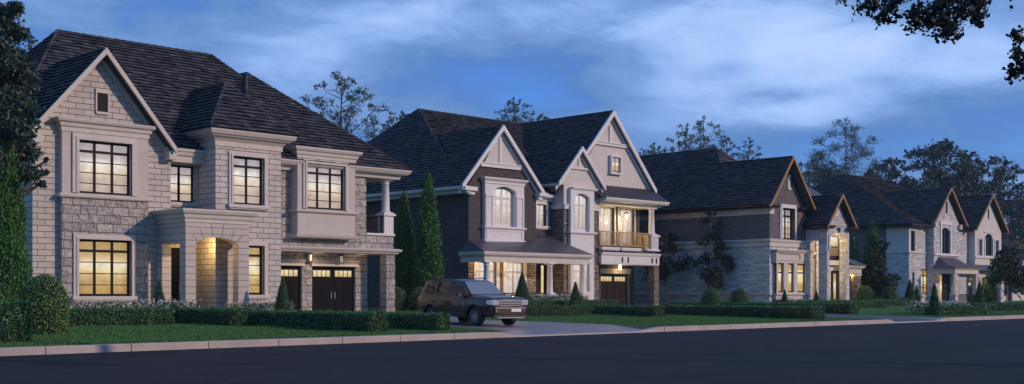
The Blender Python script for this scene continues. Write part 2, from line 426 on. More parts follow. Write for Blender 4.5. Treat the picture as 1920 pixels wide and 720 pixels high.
# ------------------------------------------------------------------ road, lawn, kerb, drives
def stdmb(name, mb, mat, label=None, kind='structure'):
    o = mb.build(name, mat); o['kind'] = kind
    if label: o['label'] = label
    return o
def asphalt():
    m, nt, b = newmat('asphalt')
    tc = nt.node('ShaderNodeTexCoord').outputs['Object']
    f1 = nt.noise(tc, 60, 2, .8); f2 = nt.noise(tc, .35, 4, .6)
    mp = nt.node('ShaderNodeMapping'); mp.inputs['Scale'].default_value = (.06, 1.1, 1); nt.l.new(tc, mp.inputs[0])
    f3 = nt.noise(mp.outputs[0], 1.0, 3, .5)
    k = nt.math('MULTIPLY', nt.mapr(f1, .3, .75, .55, 1.6), nt.mapr(nt.math('ADD', nt.math('MULTIPLY', f2, .5), nt.math('MULTIPLY', f3, .5)), .35, .65, .7, 1.3))
    vo = nt.node('ShaderNodeTexVoronoi'); vo.inputs['Scale'].default_value = 5; nt.l.new(tc, vo.inputs['Vector'])
    sp_ = nt.math('LESS_THAN', vo.outputs['Distance'], .07)
    k = nt.math('ADD', k, nt.math('MULTIPLY', sp_, 2.6))
    cr = nt.node('ShaderNodeTexVoronoi', feature='DISTANCE_TO_EDGE'); cr.inputs['Scale'].default_value = .22
    wv = nt.node('ShaderNodeTexNoise'); wv.inputs['Scale'].default_value = 1.1; wv.inputs['Detail'].default_value = 4; nt.l.new(tc, wv.inputs['Vector'])
    ad = nt.node('ShaderNodeVectorMath', operation='ADD'); nt.l.new(tc, ad.inputs[0]); nt.l.new(wv.outputs['Color'], ad.inputs[1]); nt.l.new(ad.outputs[0], cr.inputs['Vector'])
    k = nt.math('MULTIPLY', k, nt.mapr(cr.outputs['Distance'], .0, .012, .45, 1.0))
    mul = nt.node('ShaderNodeVectorMath', operation='SCALE'); f4 = nt.noise(tc, 7, 4, .7); k = nt.math('MULTIPLY', k, nt.mapr(f4, .3, .7, .45, 1.65)); mul.inputs[0].default_value = (.021,.0205,.0235)
    nt.l.new(k, mul.inputs['Scale']); nt.l.new(mul.outputs[0], b.inputs['Base Color'])
    b.inputs['Roughness'].default_value = .7; b.inputs['Specular IOR Level'].default_value = .12
    nt.l.new(nt.bump(f1, .012), b.inputs['Normal'])
    return m
M['asphalt'] = asphalt()
M['concrete'] = pmat('kerb_concrete', (.40,.34,.31), .85, var=.14, vscale=1.3, bump=.006, bscale=30)
M['drive'] = pmat('driveway_concrete', (.20,.19,.20), .45, var=.2, vscale=.7, bump=.004, bscale=30)
M['drive2'] = pmat('driveway_asphalt', (.06,.058,.065), .5, var=.2)
m, nt, b = newmat('lawn'); M['lawn'] = m
tc = nt.node('ShaderNodeTexCoord').outputs['Object']
g1 = nt.noise(tc, .5, 4, .6); g2 = nt.noise(tc, 14, 5, .7)
c = nt.ramp(nt.math('ADD', nt.math('MULTIPLY', g1, .5), nt.math('MULTIPLY', g2, .5)), [(.3, (.026,.085,.022)), (.5, (.050,.155,.040)), (.72, (.09,.22,.06))])
nt.l.new(c, b.inputs['Base Color']); b.inputs['Roughness'].default_value = .9; nt.l.new(nt.bump(g2, .06), b.inputs['Normal']); b.inputs['Specular IOR Level'].default_value = .1

mb = MB(); mb.quad((-400,-60,0),(900,-60,0),(900,24.9,0),(-400,24.9,0)); stdmb('road', mb, M['asphalt'])
mb = MB(); mb.quad((-400,24.72,.004),(900,24.72,.004),(900,24.86,.004),(-400,24.86,.004)); stdmb('road_gutter', mb, pmat('gutter_strip', (.085,.08,.085), .6, var=.25, vscale=2))
mb = MB()
cuts = [(-400, 25.2), (31.9, 48.3), (53.4, 900)]
for x0, x1 in cuts: mb.quad((x0,25.17,.165),(x1,25.17,.165),(x1,27,zg(27)),(x0,27,zg(27)))
mb.quad((-400,27,zg(27)),(900,27,zg(27)),(900,42,zg(42)),(-400,42,zg(42)))
mb.quad((-400,42,zg(42)),(900,42,zg(42)),(900,1500,zg(42)),(-400,1500,zg(42)))
mb.quad((-400,-1500,-.35),(900,-1500,-.35),(900,-60,-.02),(-400,-60,-.02))
stdmb('lawn', mb, M['lawn'])
mb = MB()
mb.quad((25.2,24.93,.03),(31.9,24.93,.03),(31.9,27,zg(27)+.01),(25.2,27,zg(27)+.01))
pl = [(25.2,27),(25.0,30),(25.6,34),(28.7,40),(28.7,45.1)]; pr = [(31.9,27),(31.7,29.6),(30.6,32.6),(34.9,40),(34.9,45.1)]
for i in range(4):
    a, b_, c_, d = pl[i], pr[i], pr[i+1], pl[i+1]
    mb.quad(*[(p[0], p[1], zg(p[1])+.012) for p in (a, b_, c_, d)])
stdmb('driveway', mb, M['drive'])
mb = MB()
mb.quad((48.3,24.93,.03),(53.4,24.93,.03),(53.4,27,zg(27)+.01),(48.3,27,zg(27)+.01))
mb.quad((48.3,27,zg(27)+.01),(53.4,27,zg(27)+.01),(54.6,42,zg(42)+.012),(48.9,42,zg(42)+.012))
stdmb('driveway', mb, M['drive2'])
# kerb: cast blocks with open joints, dropping at the drives
mb = MB(); K = M['concrete']
def kerb_seg(x0, x1, h0=.17, h1=.17):
    y0, y1 = 24.86, 25.19
    v = [(x0,y0,0),(x1,y0,0),(x1,y1,0),(x0,y1,0),(x0,y0+.03,h0),(x1,y0+.03,h1),(x1,y1,h1),(x0,y1,h0)]
    v += [(x0,y0+.008,h0-.022),(x1,y0+.008,h1-.022)]
    mb.add(v, [(0,1,9,8),(8,9,5,4),(4,5,6,7),(1,2,6,5,9),(2,3,7,6),(3,0,8,4,7)])
x = -6.78
while x < 23.5:
    x1 = x + 1.955; kerb_seg(x+.012, min(x1, 24.1)-.012); x = x1
kerb_seg(24.1, 25.3, .17, .05); kerb_seg(25.3, 31.0, .045, .045); kerb_seg(31.0, 32.2, .05, .17)
x = 32.23
while x < 46.9: x1 = x + 1.955; kerb_seg(x+.012, x1-.012); x = x1
kerb_seg(x+.01, 48.15); kerb_seg(48.15, 48.75, .17, .05); kerb_seg(48.75, 53.0, .045, .045); kerb_seg(53.0, 53.8, .05, .17)
x = 53.83
while x < 150: x1 = x + 1.955; kerb_seg(x+.012, x1-.012); x = x1
kerb_seg(x, 600)
stdmb('kerb', mb, K)

# thin evening air
m = bpy.data.materials.new('evening_air'); m.use_nodes = True; m.node_tree.nodes.clear()
q = NT(m.node_tree); vo = q.node('ShaderNodeVolumePrincipled'); mo = q.node('ShaderNodeOutputMaterial'); q.l.new(vo.outputs[0], mo.inputs['Volume'])
vo.inputs['Color'].default_value = (.70,.84,1,1); vo.inputs['Density'].default_value = .00028; vo.inputs['Anisotropy'].default_value = 0
mb = MB(); mb.box(-420, 920, -1520, 1520, -1.4, 32); hz = mb.build('haze', m); hz['kind'] = 'stuff'; hz['label'] = 'thin blue evening haze over the street'
# ------------------------------------------------------------------ house kit
def clip(poly, axis, lo, hi):
    """clip a 2d polygon [(t,v)] to lo<=coord<=hi"""
    for sgn, lim in ((1, lo), (-1, -hi)):
        outp = []
        for i in range(len(poly)):
            a, b = poly[i], poly[(i+1) % len(poly)]
            da = sgn*a[axis] - lim; db = sgn*b[axis] - lim
            if da >= 0: outp.append(a)
            if (da > 0 > db) or (da < 0 < db):
                k = da/(da-db); outp.append((a[0]+(b[0]-a[0])*k, a[1]+(b[1]-a[1])*k))
        poly = outp
        if len(poly) < 3: return []
    return poly
def roof_plane(mb, pts, h=.26, lift=.035, tw=.34, seed=0):
    """a convex roof plane laid with raised, slightly uneven courses of separate tiles"""
    rnd = random.Random(len(mb.v) + seed)
    P = [Vector(p) for p in pts]
    n = Vector((0,0,0))
    for i in range(len(P)): n += P[i].cross(P[(i+1) % len(P)])
    n.normalize()
    if n.z < 0: n = -n
    t = Vector((0,0,1)).cross(n).normalized(); w = n.cross(t)
    if w.z < 0: w = -w
    o = P[0]
    Q = [((p-o).dot(t), (p-o).dot(w)) for p in P]
    vmin = min(q[1] for q in Q); vmax = max(q[1] for q in Q)
    mb.add([tuple(p - n*.10) for p in P], [tuple(range(len(P)))])
    k = 0
    while vmin + k*h < vmax - 1e-4:
        v0 = vmin + k*h; st = clip(Q, 1, v0, v0+h); k += 1
        if not st: continue
        tmin = min(q[0] for q in st); tmax = max(q[0] for q in st)
        x = tmin - rnd.random()*tw
        while x < tmax:
            x1 = x + tw*rnd.uniform(.75, 1.35)
            c = clip(st, 0, x, x1) if (x > tmin or x1 < tmax) else st
            x = x1
            if len(c) < 3: continue
            e = lift*rnd.uniform(.65, 1.45)
            top = []
            for a, v in c: top.append(tuple(o + t*a + w*v + n*(.004 + e*(1-(v-v0)/h))))
            mb.add(top, [tuple(range(len(top)))])
            lo = sorted([q for q in c if abs(q[1]-v0) < 1e-5])
            if len(lo) >= 2:
                A, B = lo[0], lo[-1]
                base = len(mb.v)
                pa, pb = o + t*A[0] + w*A[1], o + t*B[0] + w*B[1]
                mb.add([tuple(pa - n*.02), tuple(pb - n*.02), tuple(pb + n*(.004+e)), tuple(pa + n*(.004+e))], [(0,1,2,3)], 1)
def ridge_caps(mb, a, b, step=.36, r=.075):
    a = Vector(a); b = Vector(b); L = (b-a).length; n = max(1, int(L/step)); d = (b-a)/n
    for i in range(n):
        mb.tube([a + d*i + Vector((0,0,.01)), a + d*(i+1.06) + Vector((0,0,.01))], [r*1.15, r*.8], 6, 0)
def roof(parent, planes, caps, mat, h=.26, tw=.34, name='roof', lift=.055):
    mb = MB()
    for p in planes: roof_plane(mb, p, h, lift, tw)
    for c in caps: ridge_caps(mb, *c)
    return mb.build(name, [mat, M['course_shadow']], parent)
def gable_planes(xL, xA, xR, zL, zA, zR, y0, y1):
    return [[(xL,y0,zL),(xA,y0,zA),(xA,y1,zA),(xL,y1,zL)], [(xA,y0,zA),(xR,y0,zR),(xR,y1,zR),(xA,y1,zA)]]
def bargeboard(parent, xL, xA, xR, zL, zA, zR, Y, w=.22, th=.1, back=.6, mat=None, frieze=True, fw=.2, flare=0, name='bargeboard', fmat=None):
    """raking board on a street-facing gable with its soffit back to the wall"""
    mb = MB()
    def band(dz0, dz1, y0, y1, mi=0, ex=0):
        for x0, z0, sg in ((xL, zL, 1), (xR, zR, -1)):
            A = (xA, zA)
            pts = [(x0, z0-dz0), (A[0], A[1]-dz0), (A[0], A[1]-dz1), (x0, z0-dz1)]
            mb.prism([(p[0], y0, p[1]) for p in pts], (0, y1-y0, 0), mi)
    band(-.05, w, Y, Y+th)
    band(w*.25, w*.25+.06, Y+th, Y+back, 1)
    if frieze: band(w*.8, w*.8+fw+.05, Y+back-.09, Y+back-.004, 1)
    if flare:
        for x0, z0, sg in ((xL, zL, -1), (xR, zR, 1)):
            mb.prism([(x0-sg*.02, Y-.002, z0-w), (x0+sg*flare, Y-.002, z0-w*.95-.12), (x0+sg*flare, Y-.002, z0-.05-.12), (x0-sg*.02, Y-.002, z0+.04)], (0, th, 0), 0)
    return mb.build(name, [mat, fmat or mat], parent)
GUT = [(0,0),(.10,0),(.13,.03),(.15,.09),(.17,.13),(.17,.16),(0,.16)]
CORN = [(0,0),(.05,0),(.05,.10),(.10,.13),(.12,.22),(.20,.27),(.24,.33),(.24,.38),(0,.38)]
def prof(p, s=1, z=0, sz=None): return [(d*s, z + q*(sz if sz else s)) for d, q in p]
def sweep_part(parent, name, path, pf, mat):
    mb = MB(); mb.sweep(path, pf); return mb.build(name, mat, parent)

def window(parent, fr, a0, a1, z0, z1, cols=(1/3, 2/3), trans=.2, rows=4, rise=0, recess=.14, heavy=.10, thin=.034, sub=0, frame='dark', pane='pane_warm', name='window', d=0, colthin=False):
    """casement window: frame and glazing bars, its lit pane as a sub-part"""
    mb = MB(); D1 = d-recess; D0 = D1-.05
    lo, hi = min(a0, a1), max(a0, a1); W_ = hi-lo
    zs = z1-rise
    az_ = lambda a: arch_z(a, lo, hi, zs, rise) if rise else z1
    fw = heavy*.85
    def bar(p, q, r, s, dd=0): mb.fbox(fr, p, q, r, s, D0+dd*0, D1+dd)
    bar(lo, lo+fw, z0, az_(lo+fw)); bar(hi-fw, hi, z0, az_(hi-fw)); bar(lo+fw, hi-fw, z0, z0+fw*1.1)
    if rise:
        N = 10
        for k in range(N):
            p, q = lo+W_*k/N, lo+W_*(k+1)/N
            zp, zq = az_(p), az_(q)
            mb.prism([fr.P(p, zp-fw, D0), fr.P(q, zq-fw, D0), fr.P(q, zq, D0), fr.P(p, zp, D0)], Vector(fr.P(0,0,1))-Vector(fr.P(0,0,0)) if False else (Vector(fr.P(0,0,D1))-Vector(fr.P(0,0,D0))))
    else: bar(lo+fw, hi-fw, z1-fw, z1)
    for c in cols:
        a = lo+W_*c; bar(a-heavy/2, a+heavy/2, z0+fw, az_(a)-fw*.5, .008)
    H = z1-z0
    zt = z1 - trans*H if trans else z1
    if trans: bar(lo+fw, hi-fw, zt-heavy/2, zt+heavy/2, .012)
    for k in range(1, rows):
        z = z0 + (zt-z0)*k/rows; bar(lo+fw, hi-fw, z-thin/2, z+thin/2, -.012)
    if sub:
        xs = [lo] + [lo+W_*c for c in cols] + [hi]
        for i in range(len(xs)-1):
            for k in range(1, sub+1):
                a = xs[i] + (xs[i+1]-xs[i])*k/(sub+1); bar(a-thin/2, a+thin/2, z0+fw, az_(a)-fw*.5, -.012)
    o = mb.build(name, M[frame], parent)
    pm = MB()
    if rise:
        N = 10; top = [(lo+W_*k/N, az_(lo+W_*k/N)) for k in range(N, -1, -1)]
        pts = [(lo, z0), (hi, z0)] + top
    else: pts = [(lo, z0), (hi, z0), (hi, z1), (lo, z1)]
    fr.q(pm, pts, D0+.012)
    pm.build('pane', M[pane], o)
    return o
def surround(parent, fr, a0, a1, z0, z1, w=.2, proud=.07, mat='trim', sill=True, head=True, d=0, name='window_surround'):
    mb = MB(); lo, hi = min(a0, a1), max(a0, a1)
    for (k, pr) in ((w, proud), (w*.45, proud+.035)):
        mb.fbox(fr, lo-k, lo, z0, z1+k, d+.001, d+pr); mb.fbox(fr, hi, hi+k, z0, z1+k, d+.001, d+pr)
        if head: mb.fbox(fr, lo, hi, z1, z1+k, d+.001, d+pr)
    if sill:
        mb.fbox(fr, lo-w-.06, hi+w+.06, z0-.14, z0, d+.001, d+proud+.10)
        mb.fbox(fr, lo-w, hi+w, z0-.20, z0-.14, d+.001, d+proud+.04)
    return mb.build(name, M[mat], parent)
def garage_door(parent, fr, a0, a1, z0, z1, d, mat='door', handles=True, pane='pane_gold'):
    mb = MB(); W_ = a1-a0; H = z1-z0
    mb.fbox(fr, a0, a1, z0, z1, d-.08, d)
    for s in (0, 1):
        b0 = a0 + s*W_/2 + .07; b1 = b0 + W_/2 - .14
        for (r0, r1) in ((.06, .36), (.40, .70)):
            for t in (0, 1):
                c0 = b0 + t*(b1-b0)/2 + .04; c1 = c0 + (b1-b0)/2 - .08
                mb.fbox(fr, c0, c1, z0+H*r0, z0+H*r1, d+.001, d+.022)
                mb.fbox(fr, c0+.09, c1-.09, z0+H*r0+.08, z0+H*r1-.08, d+.022, d+.035)
        mb.fbox(fr, b0+.02, b1-.02, z0+H*.76, z0+H*.785, d+.001, d+.02); mb.fbox(fr, b0+.02, b1-.02, z0+H*.925, z0+H*.95, d+.001, d+.02)
    o = mb.build('garage_door', M[mat], parent)
    for s in (0, 1):
        b0 = a0 + s*W_/2 + .12; b1 = b0 + W_/2 - .24
        wb = MB(); zz0, zz1 = z0+H*.79, z0+H*.92
        for k in range(5): x = b0 + (b1-b0)*k/4; wb.fbox(fr, x-.014, x+.014, zz0, zz1, d+.001, d+.03)
        fw = wb.build('window', M[mat], o)
        pb = MB(); pb.fbox(fr, b0, b1, zz0, zz1, d+.002, d+.012); pb.build('pane', M[pane], o)
    if handles:
        hb = MB()
        for s in (-.1, .1): hb.fbox(fr, (a0+a1)/2+s-.015, (a0+a1)/2+s+.015, z0+H*.33, z0+H*.46, d+.035, d+.08)
        hb.build('handle', M['chrome'], o)
    return o
def railing(parent, fr, a0, a1, z0, z1, mat, d=0, step=.11, name='railing', post=.05, th=.05):
    mb = MB(); lo, hi = min(a0, a1), max(a0, a1)
    mb.fbox(fr, lo, hi, z1-.06, z1, d-th, d+.02); mb.fbox(fr, lo, hi, z0, z0+.05, d-th+.01, d+.005)
    for e in (lo, hi-post): mb.fbox(fr, e, e+post, z0-.02, z1-.06, d-th, d+.003)
    n = max(2, int((hi-lo)/step))
    for k in range(1, n):
        a = lo + (hi-lo)*k/n; mb.fbox(fr, a-.014, a+.014, z0+.05, z1-.06, d-.032, d-.006)
    return mb.build(name, mat, parent)
def column(parent, x, y, z0, z1, r=.14, mat='white'):
    mb = MB(); h = z1-z0
    mb.box(x-r*1.45, x+r*1.45, y-r*1.45, y+r*1.45, z0, z0+.06)
    mb.lathe(x, y, [(r*1.38, z0+.06), (r*1.4, z0+.10), (r*1.2, z0+.13), (r*1.02, z0+.17), (r, z0+h*.35), (r*.86, z1-.24), (r*.98, z1-.22), (r*.98, z1-.19), (r*.86, z1-.18), (r*.9, z1-.12), (r*1.2, z1-.07)], 24)
    mb.box(x-r*1.3, x+r*1.3, y-r*1.3, y+r*1.3, z1-.07, z1)
    o = mb.build('column', M[mat], parent, smooth=False)
    for p in o.data.polygons: p.use_smooth = abs(p.normal.z) < .7 and len(p.vertices) == 4 and p.area < .25 and p.index > 5 and p.index < 5+24*10
    return o
def pier(parent, x0, x1, y0, y1, z0, z1, mat, cap='trim', name='pier', capo=.05):
    mb = MB(); mb.box(x0, x1, y0, y1, z0, z1); o = mb.build(name, M[mat], parent)
    if cap:
        c = MB(); c.box(x0-capo, x1+capo, y0-capo, y1+capo, z1, z1+.09); c.box(x0-capo*.4, x1+capo*.4, y0-capo*.4, y1+capo*.4, z1-.05, z1-.001)
        c.build('cap', M[cap], o)
    return o
def lantern(x, y, z, label, lit=False, s=1.0, group='wall lanterns over the garage doors', hang=0):
    """box lantern on a bracket, the wall behind it at y + .25"""
    t = thing('wall_lantern', label, 'lantern', (x, y, z), group=group)
    mb = MB(); k = s
    mb.box(-.075*k,.075*k,-.075*k,.075*k,-.20*k,-.17*k); mb.box(-.10*k,.10*k,-.10*k,.10*k,.14*k,.17*k)
    for i in (-1,1):
        for j in (-1,1): mb.box(i*.07*k-.008,i*.07*k+.008,j*.07*k-.008,j*.07*k+.008,-.17*k,.14*k)
    mb.lathe(0,0,[(.11*k,.17*k),(.05*k,.26*k),(.015*k,.31*k)],4)
    if hang: mb.box(-.01,.01,-.01,.01,.28*k,hang)
    else: mb.box(-.012*k,.012*k,0,.25,.28*k,.305*k); mb.box(-.05*k,.05*k,.235,.25,.18*k,.36*k)
    mb.build('housing', M['dark'], t)
    g = MB(); g.box(-.05*k,.05*k,-.05*k,.05*k,-.17*k,.13*k); g.build('glass', M['lampon' if lit else 'lampdim'], t)
    return t
def point(x, y, z, power, col=(1,.62,.28), r=.08):
    l = bpy.data.lights.new('lamp_light', 'POINT'); l.energy = power; l.color = col; l.shadow_soft_size = r
    o = bpy.data.objects.new('lamp_light', l); o.location = (x, y, z); COL.objects.link(o); return o
def wallpart(parent, mat, *specs, name='wall', mr=None):
    """specs: (frame, a0, a1, z0, z1, openings, d, reveal)"""
    mb = MB()
    for sp_ in specs:
        fr, a0, a1, z0, z1 = sp_[:5]; ops = sp_[5] if len(sp_) > 5 else (); d = sp_[6] if len(sp_) > 6 else 0; rv = sp_[7] if len(sp_) > 7 else .25
        wall(mb, fr, a0, a1, z0, z1, ops, d, rv, 0, 1 if mr else 0)
    return mb.build(name, [M[mat]] + ([M[mr]] if mr else []), parent)
def tri(parent, mat, fr, pts, name='gable_wall', ops=()):
    mb = MB(); fr.q(mb, pts); return mb.build(name, M[mat], parent)
G0 = .30
# =============================================================== HOUSE 1
H = thing('detached_house', 'pale block and rock-faced stone house with arched portico at left end of the row', 'house', (27.5, 44.5, .4), group='houses along the street')
H.location = (0, 0, 0)
A, B_, C, D_, E, Fg = Fr('F',44.2), Fr('F',44.7), Fr('F',43.2), Fr('F',41.9), Fr('F',44.0), Fr('F',45.0)
BX, BG = Fr('F',43.92), Fr('F',43.5)
XL = 18.72
# gable bay wall (ashlar)
wallpart(H, 'ashlar', (A, XL, 24.42, G0, 7.35), (Fr('R',24.42), A.c, B_.c, G0, 7.3), (Fr('L',XL), A.c, 56, G0, 7.2))
tri(H, 'ashlar', A, [(XL,7.35),(24.2,7.35),(21.35,10.72)])
# attic louvre
mb = MB()
v0, v1 = A.a(181), A.a(201)
mb.fbox(A, v0, v1, 8.42, 9.15, .004, .03); o = mb.build('attic_vent', M['dark'], H)
mb = MB()
for k in range(9): mb.fbox(A, v0+.02, v1-.02, 8.46+k*.075, 8.49+k*.075, .03, .05)
mb.build('louvre', M['dark'], o)
mb = MB(); mb.fbox(A, v0-.06, v1+.06, 9.15, 9.32, .002, .08); mb.fbox(A, v0-.04, v1+.04, 8.32, 8.42, .002, .09); mb.fbox(A, v0-.06, v0, 8.42, 9.15, .002, .07); mb.fbox(A, v1, v1+.06, 8.42, 9.15, .002, .07)
mb.build('vent_surround', M['trim'], H)
# box bay: rock stone below, smooth surround above
bl, br_ = 19.73, 23.27
w0, w1 = BX.a(146.5), BX.a(245.5)
wallpart(H, 'rock', (BX, bl, br_, G0, 5.06, [(w0, w1, 1.2, 3.40)]), (Fr('L',bl), BX.c, A.c, G0, 5.06), (Fr('R',br_), BX.c, A.c, G0, 5.06))
wallpart(H, 'render', (BX, bl, br_, 5.06, 7.55, [(w0, w1, 5.17, 7.22)]), (Fr('L',bl), BX.c, A.c, 5.06, 7.6), (Fr('R',br_), BX.c, A.c, 5.06, 7.6), name='bay_wall')
window(H, BX, w0, w1, 5.17, 7.22, pane='pane_pale'); window(H, BX, w0, w1, 1.2, 3.40, pane='pane_warm')
surround(H, BX, w0, w1, 5.17, 7.22, .25, .08, sill=False); surround(H, BX, w0, w1, 1.2, 3.40, .2, .06)
P3 = lambda x0, x1, yf, yb: [(x0, yb), (x0, yf), (x1, yf), (x1, yb)]
sweep_part(H, 'bay_cornice', P3(bl, br_, BX.c, A.c), [(0,7.5),(.04,7.5),(.04,7.66),(.10,7.70),(.12,7.82),(.22,7.87),(.26,7.95),(.26,8.0),(0,8.0)], M['trim'])
sweep_part(H, 'bay_sill', P3(bl-.0, br_, BX.c, A.c), [(0,4.98),(.09,4.98),(.13,5.03),(.13,5.10),(.05,5.15),(0,5.15)], M['trim'])
# recessed link wall with window over the front door
w0, w1 = 24.43, B_.a(365)
dr0, dr1 = 24.55, 25.75
wallpart(H, 'ashlar', (B_, 24.42, 25.95, G0, 7.0, [(w0, w1, 5.1, 6.66), (dr0, dr1, .45, 3.2)]), (Fr('R',24.42), A.c, B_.c, 0, 7.0))
window(H, B_, w0, w1, 5.1, 6.66, cols=(.52,), trans=0, rows=4, pane='pane_pale')
surround(H, B_, w0, w1, 5.1, 6.66, .2, .07)
mb = MB(); mb.fbox(B_, dr0, dr1, .45, 3.2, -.2, -.14)
for k in range(2):
    for (r0, r1) in ((.5, 1.2), (1.35, 2.9)): mb.fbox(B_, dr0+.1+k*.58, dr0+.52+k*.58, .45+r0*.9, .45+r1*.9, -.14, -.11)
dd = mb.build('front_door', M['door'], H)
mb = MB(); mb.fbox(B_, dr0+.56, dr0+.6, 1.3, 1.7, -.11, -.06); mb.build('handle', M['chrome'], dd)
sweep_part(H, 'eaves_cornice', [(24.1,44.15),(25.9,44.15)], [(-.5,6.72),(.02,6.72),(.02,6.95),(.10,7.0),(.14,7.12),(.2,7.18),(.2,7.26),(-.5,7.26)], M['trim'])
# tower
T0, T1 = 25.9, 29.1
w0, w1 = C.a(435.5), C.a(494)
wallpart(H, 'ashlar', (C, T0, T1, G0, 7.55, [(w0, w1, 5.04, 7.06), (w0, w1, 1.25, 3.33)]), (Fr('L',T0), C.c, B_.c+.6, G0, 7.55), (Fr('R',T1), C.c, Fg.c, G0, 7.55))
window(H, C, w0, w1, 5.04, 7.06, cols=(.5,), pane='pane_pale'); window(H, C, w0, w1, 1.25, 3.33, cols=(.5,), pane='pane_warm')
surround(H, C, w0, w1, 5.04, 7.06, .18, .07); surround(H, C, w0, w1, 1.25, 3.33, .18, .07)
sweep_part(H, 'tower_cornice', P3(T0, T1, C.c, 46.5), [(0,7.42),(.05,7.42),(.05,7.62),(.16,7.74),(.30,7.80),(.34,7.85),(.42,7.88),(.50,8.02),(.50,8.08),(0,8.08)], M['trim'])
# portico
pX0, pX1 = 23.79, 26.67; pl0, pr0 = 24.24, 26.17; pt = 4.30
mb = MB()
wall(mb, D_, pX0, pX1, G0, pt, [(pl0, pr0, G0, 3.57, .27)], 0, .42)
LS = Fr('L', pX0); wall(mb, LS, D_.c, 44.2, G0, pt, [(42.36, 43.75, G0, 3.30)], 0, .40)
RS = Fr('R', pX1); wall(mb, RS, D_.c, C.c, G0, pt, [(42.36, 42.95, G0, 3.30)], 0, .40)
Fr('F', D_.c+.42).q(mb, [(pX0+.4,3.57),(pX1-.4,3.57),(pX1-.4,pt),(pX0+.4,pt)])
o = mb.build('portico', M['groove'], H)
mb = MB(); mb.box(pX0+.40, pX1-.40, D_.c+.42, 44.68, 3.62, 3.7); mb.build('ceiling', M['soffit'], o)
mb = MB()   # voussoir joints around the arch
ac = (pl0+pr0)/2
for sx in (-1, 1):
    for (xa, za, xb, zb) in ((.20, 3.58, .32, 4.27), (.62, 3.50, .78, 3.86), (.90, 3.40, 1.10, 3.62)):
        p = Vector((ac+sx*xa, 0, za)); q = Vector((ac+sx*xb, 0, zb)); dd_ = (q-p).normalized(); nn_ = Vector((dd_.z,0,-dd_.x))*.008
        mb.prism([((p+nn_).x, D_.c-.003, p.z+nn_.z), ((q+nn_).x, D_.c-.003, q.z+nn_.z), ((q-nn_).x, D_.c-.003, q.z-nn_.z), ((p-nn_).x, D_.c-.003, p.z-nn_.z)], (0,-.004,0))
mb.build('voussoir_joint', M['dark'], o)
sweep_part(H, 'portico_cornice', P3(pX0, pX1, D_.c, 44.2), [(0,4.12),(.04,4.12),(.04,4.24),(.10,4.30),(.12,4.42),(.20,4.47),(.25,4.57),(.25,4.64),(0,4.64)], M['trim'])
mb = MB(); mb.box(pX0+.01, pX1-.01, D_.c+.01, 44.7, 4.60, 4.635); mb.build('portico_roof', M['metalroof'], H)
mb = MB(); mb.box(23.6, 26.9, 41.6, 44.7, .2, .42); mb.box(23.9, 26.5, 41.2, 41.6, .2, .36); mb.build('porch_step', M['trim'], H)
# link stone beside the tower and garage storey
gX1 = 34.35
wallpart(H, 'rock', (E, T1, gX1, 3.36, 6.95, [(30.5, 33.1, 5.0, 6.9)]), (Fr('R', gX1), E.c, 50, 3.36, 6.95), name='upper_wall')
wallpart(H, 'rock', (E, gX1, 36.0, 3.36, 4.05), (Fr('R', 36.0), E.c, 47.2, 3.36, 4.05), (Fr('L', 35.85), E.c, 47.2, 3.36, 4.05), name='balcony_parapet')
sweep_part(H, 'parapet_coping', [(gX1, E.c), (36.0, E.c), (36.0, 47.2)], [(-.15,4.05),(.05,4.05),(.05,4.15),(-.15,4.15)], M['white'])
d1, d2 = (28.94, 31.44), (32.0, 34.5)
wallpart(H, 'rock', (Fg, T1-.2, 35.2, G0, 3.3, [(d1[0], d1[1], G0, 2.56), (d2[0], d2[1], G0, 2.56)]), (Fr('R', 35.2), Fg.c, 56, G0, 3.3), name='garage_wall')
for dd_ in (d1, d2): garage_door(H, Fg, dd_[0]+.002, dd_[1]-.002, G0+.05, 2.555, -.16, handles=True)
mb = MB()
for dd_ in (d1, d2): mb.fbox(Fg, dd_[0]-.08, dd_[1]+.12, 2.57, 2.78, .003, .09); mb.fbox(Fg, dd_[0]-.12, dd_[1]+.16, 2.781, 2.85, .003, .13)
mb.build('door_lintel', M['trim'], H)
sweep_part(H, 'canopy', [(T1, 43.75), (36.05, 43.75), (36.05, 47.2)], [(-1.2,3.18),(.02,3.18),(.04,3.24),(.12,3.27),(.16,3.34),(.16,3.38),(.02,3.42),(-1.2,3.42)], M['trim'])
mb = MB(); mb.box(T1, 35.95, 43.8, Fg.c, 3.14, 3.2); mb.build('canopy_soffit', M['soffit'], H)
pier(H, 35.45, 35.98, 43.86, 44.35, G0-.1, 3.18, 'rock', cap=None)
# box bay over the garage
b0, b1 = 30.16, 33.32; w0, w1 = BG.a(574), BG.a(646)
wallpart(H, 'render', (BG, b0, b1, 3.86, 7.5, [(w0, w1, 5.07, 7.08)]), (Fr('L', b0), BG.c, E.c, 3.86, 7.5), (Fr('R', b1), BG.c, E.c, 3.86, 7.5), name='bay_wall')
window(H, BG, w0, w1, 5.07, 7.08, pane='pane_pale')
surround(H, BG, w0, w1, 5.07, 7.08, .19, .07, sill=False)
sweep_part(H, 'bay_cornice', P3(b0, b1, BG.c, 45.2), [(0,7.3),(.04,7.3),(.04,7.42),(.10,7.46),(.12,7.58),(.2,7.63),(.25,7.72),(.25,7.78),(-.3,7.78)], M['trim'])
sweep_part(H, 'bay_sill', P3(b0, b1, BG.c, E.c), [(0,4.9),(.08,4.9),(.13,4.95),(.13,5.02),(0,5.05)], M['trim'])
sweep_part(H, 'bay_base', P3(b0, b1, BG.c, E.c), [(-.4,3.78),(.04,3.78),(.09,3.84),(.12,3.93),(0,3.96)], M['trim'])
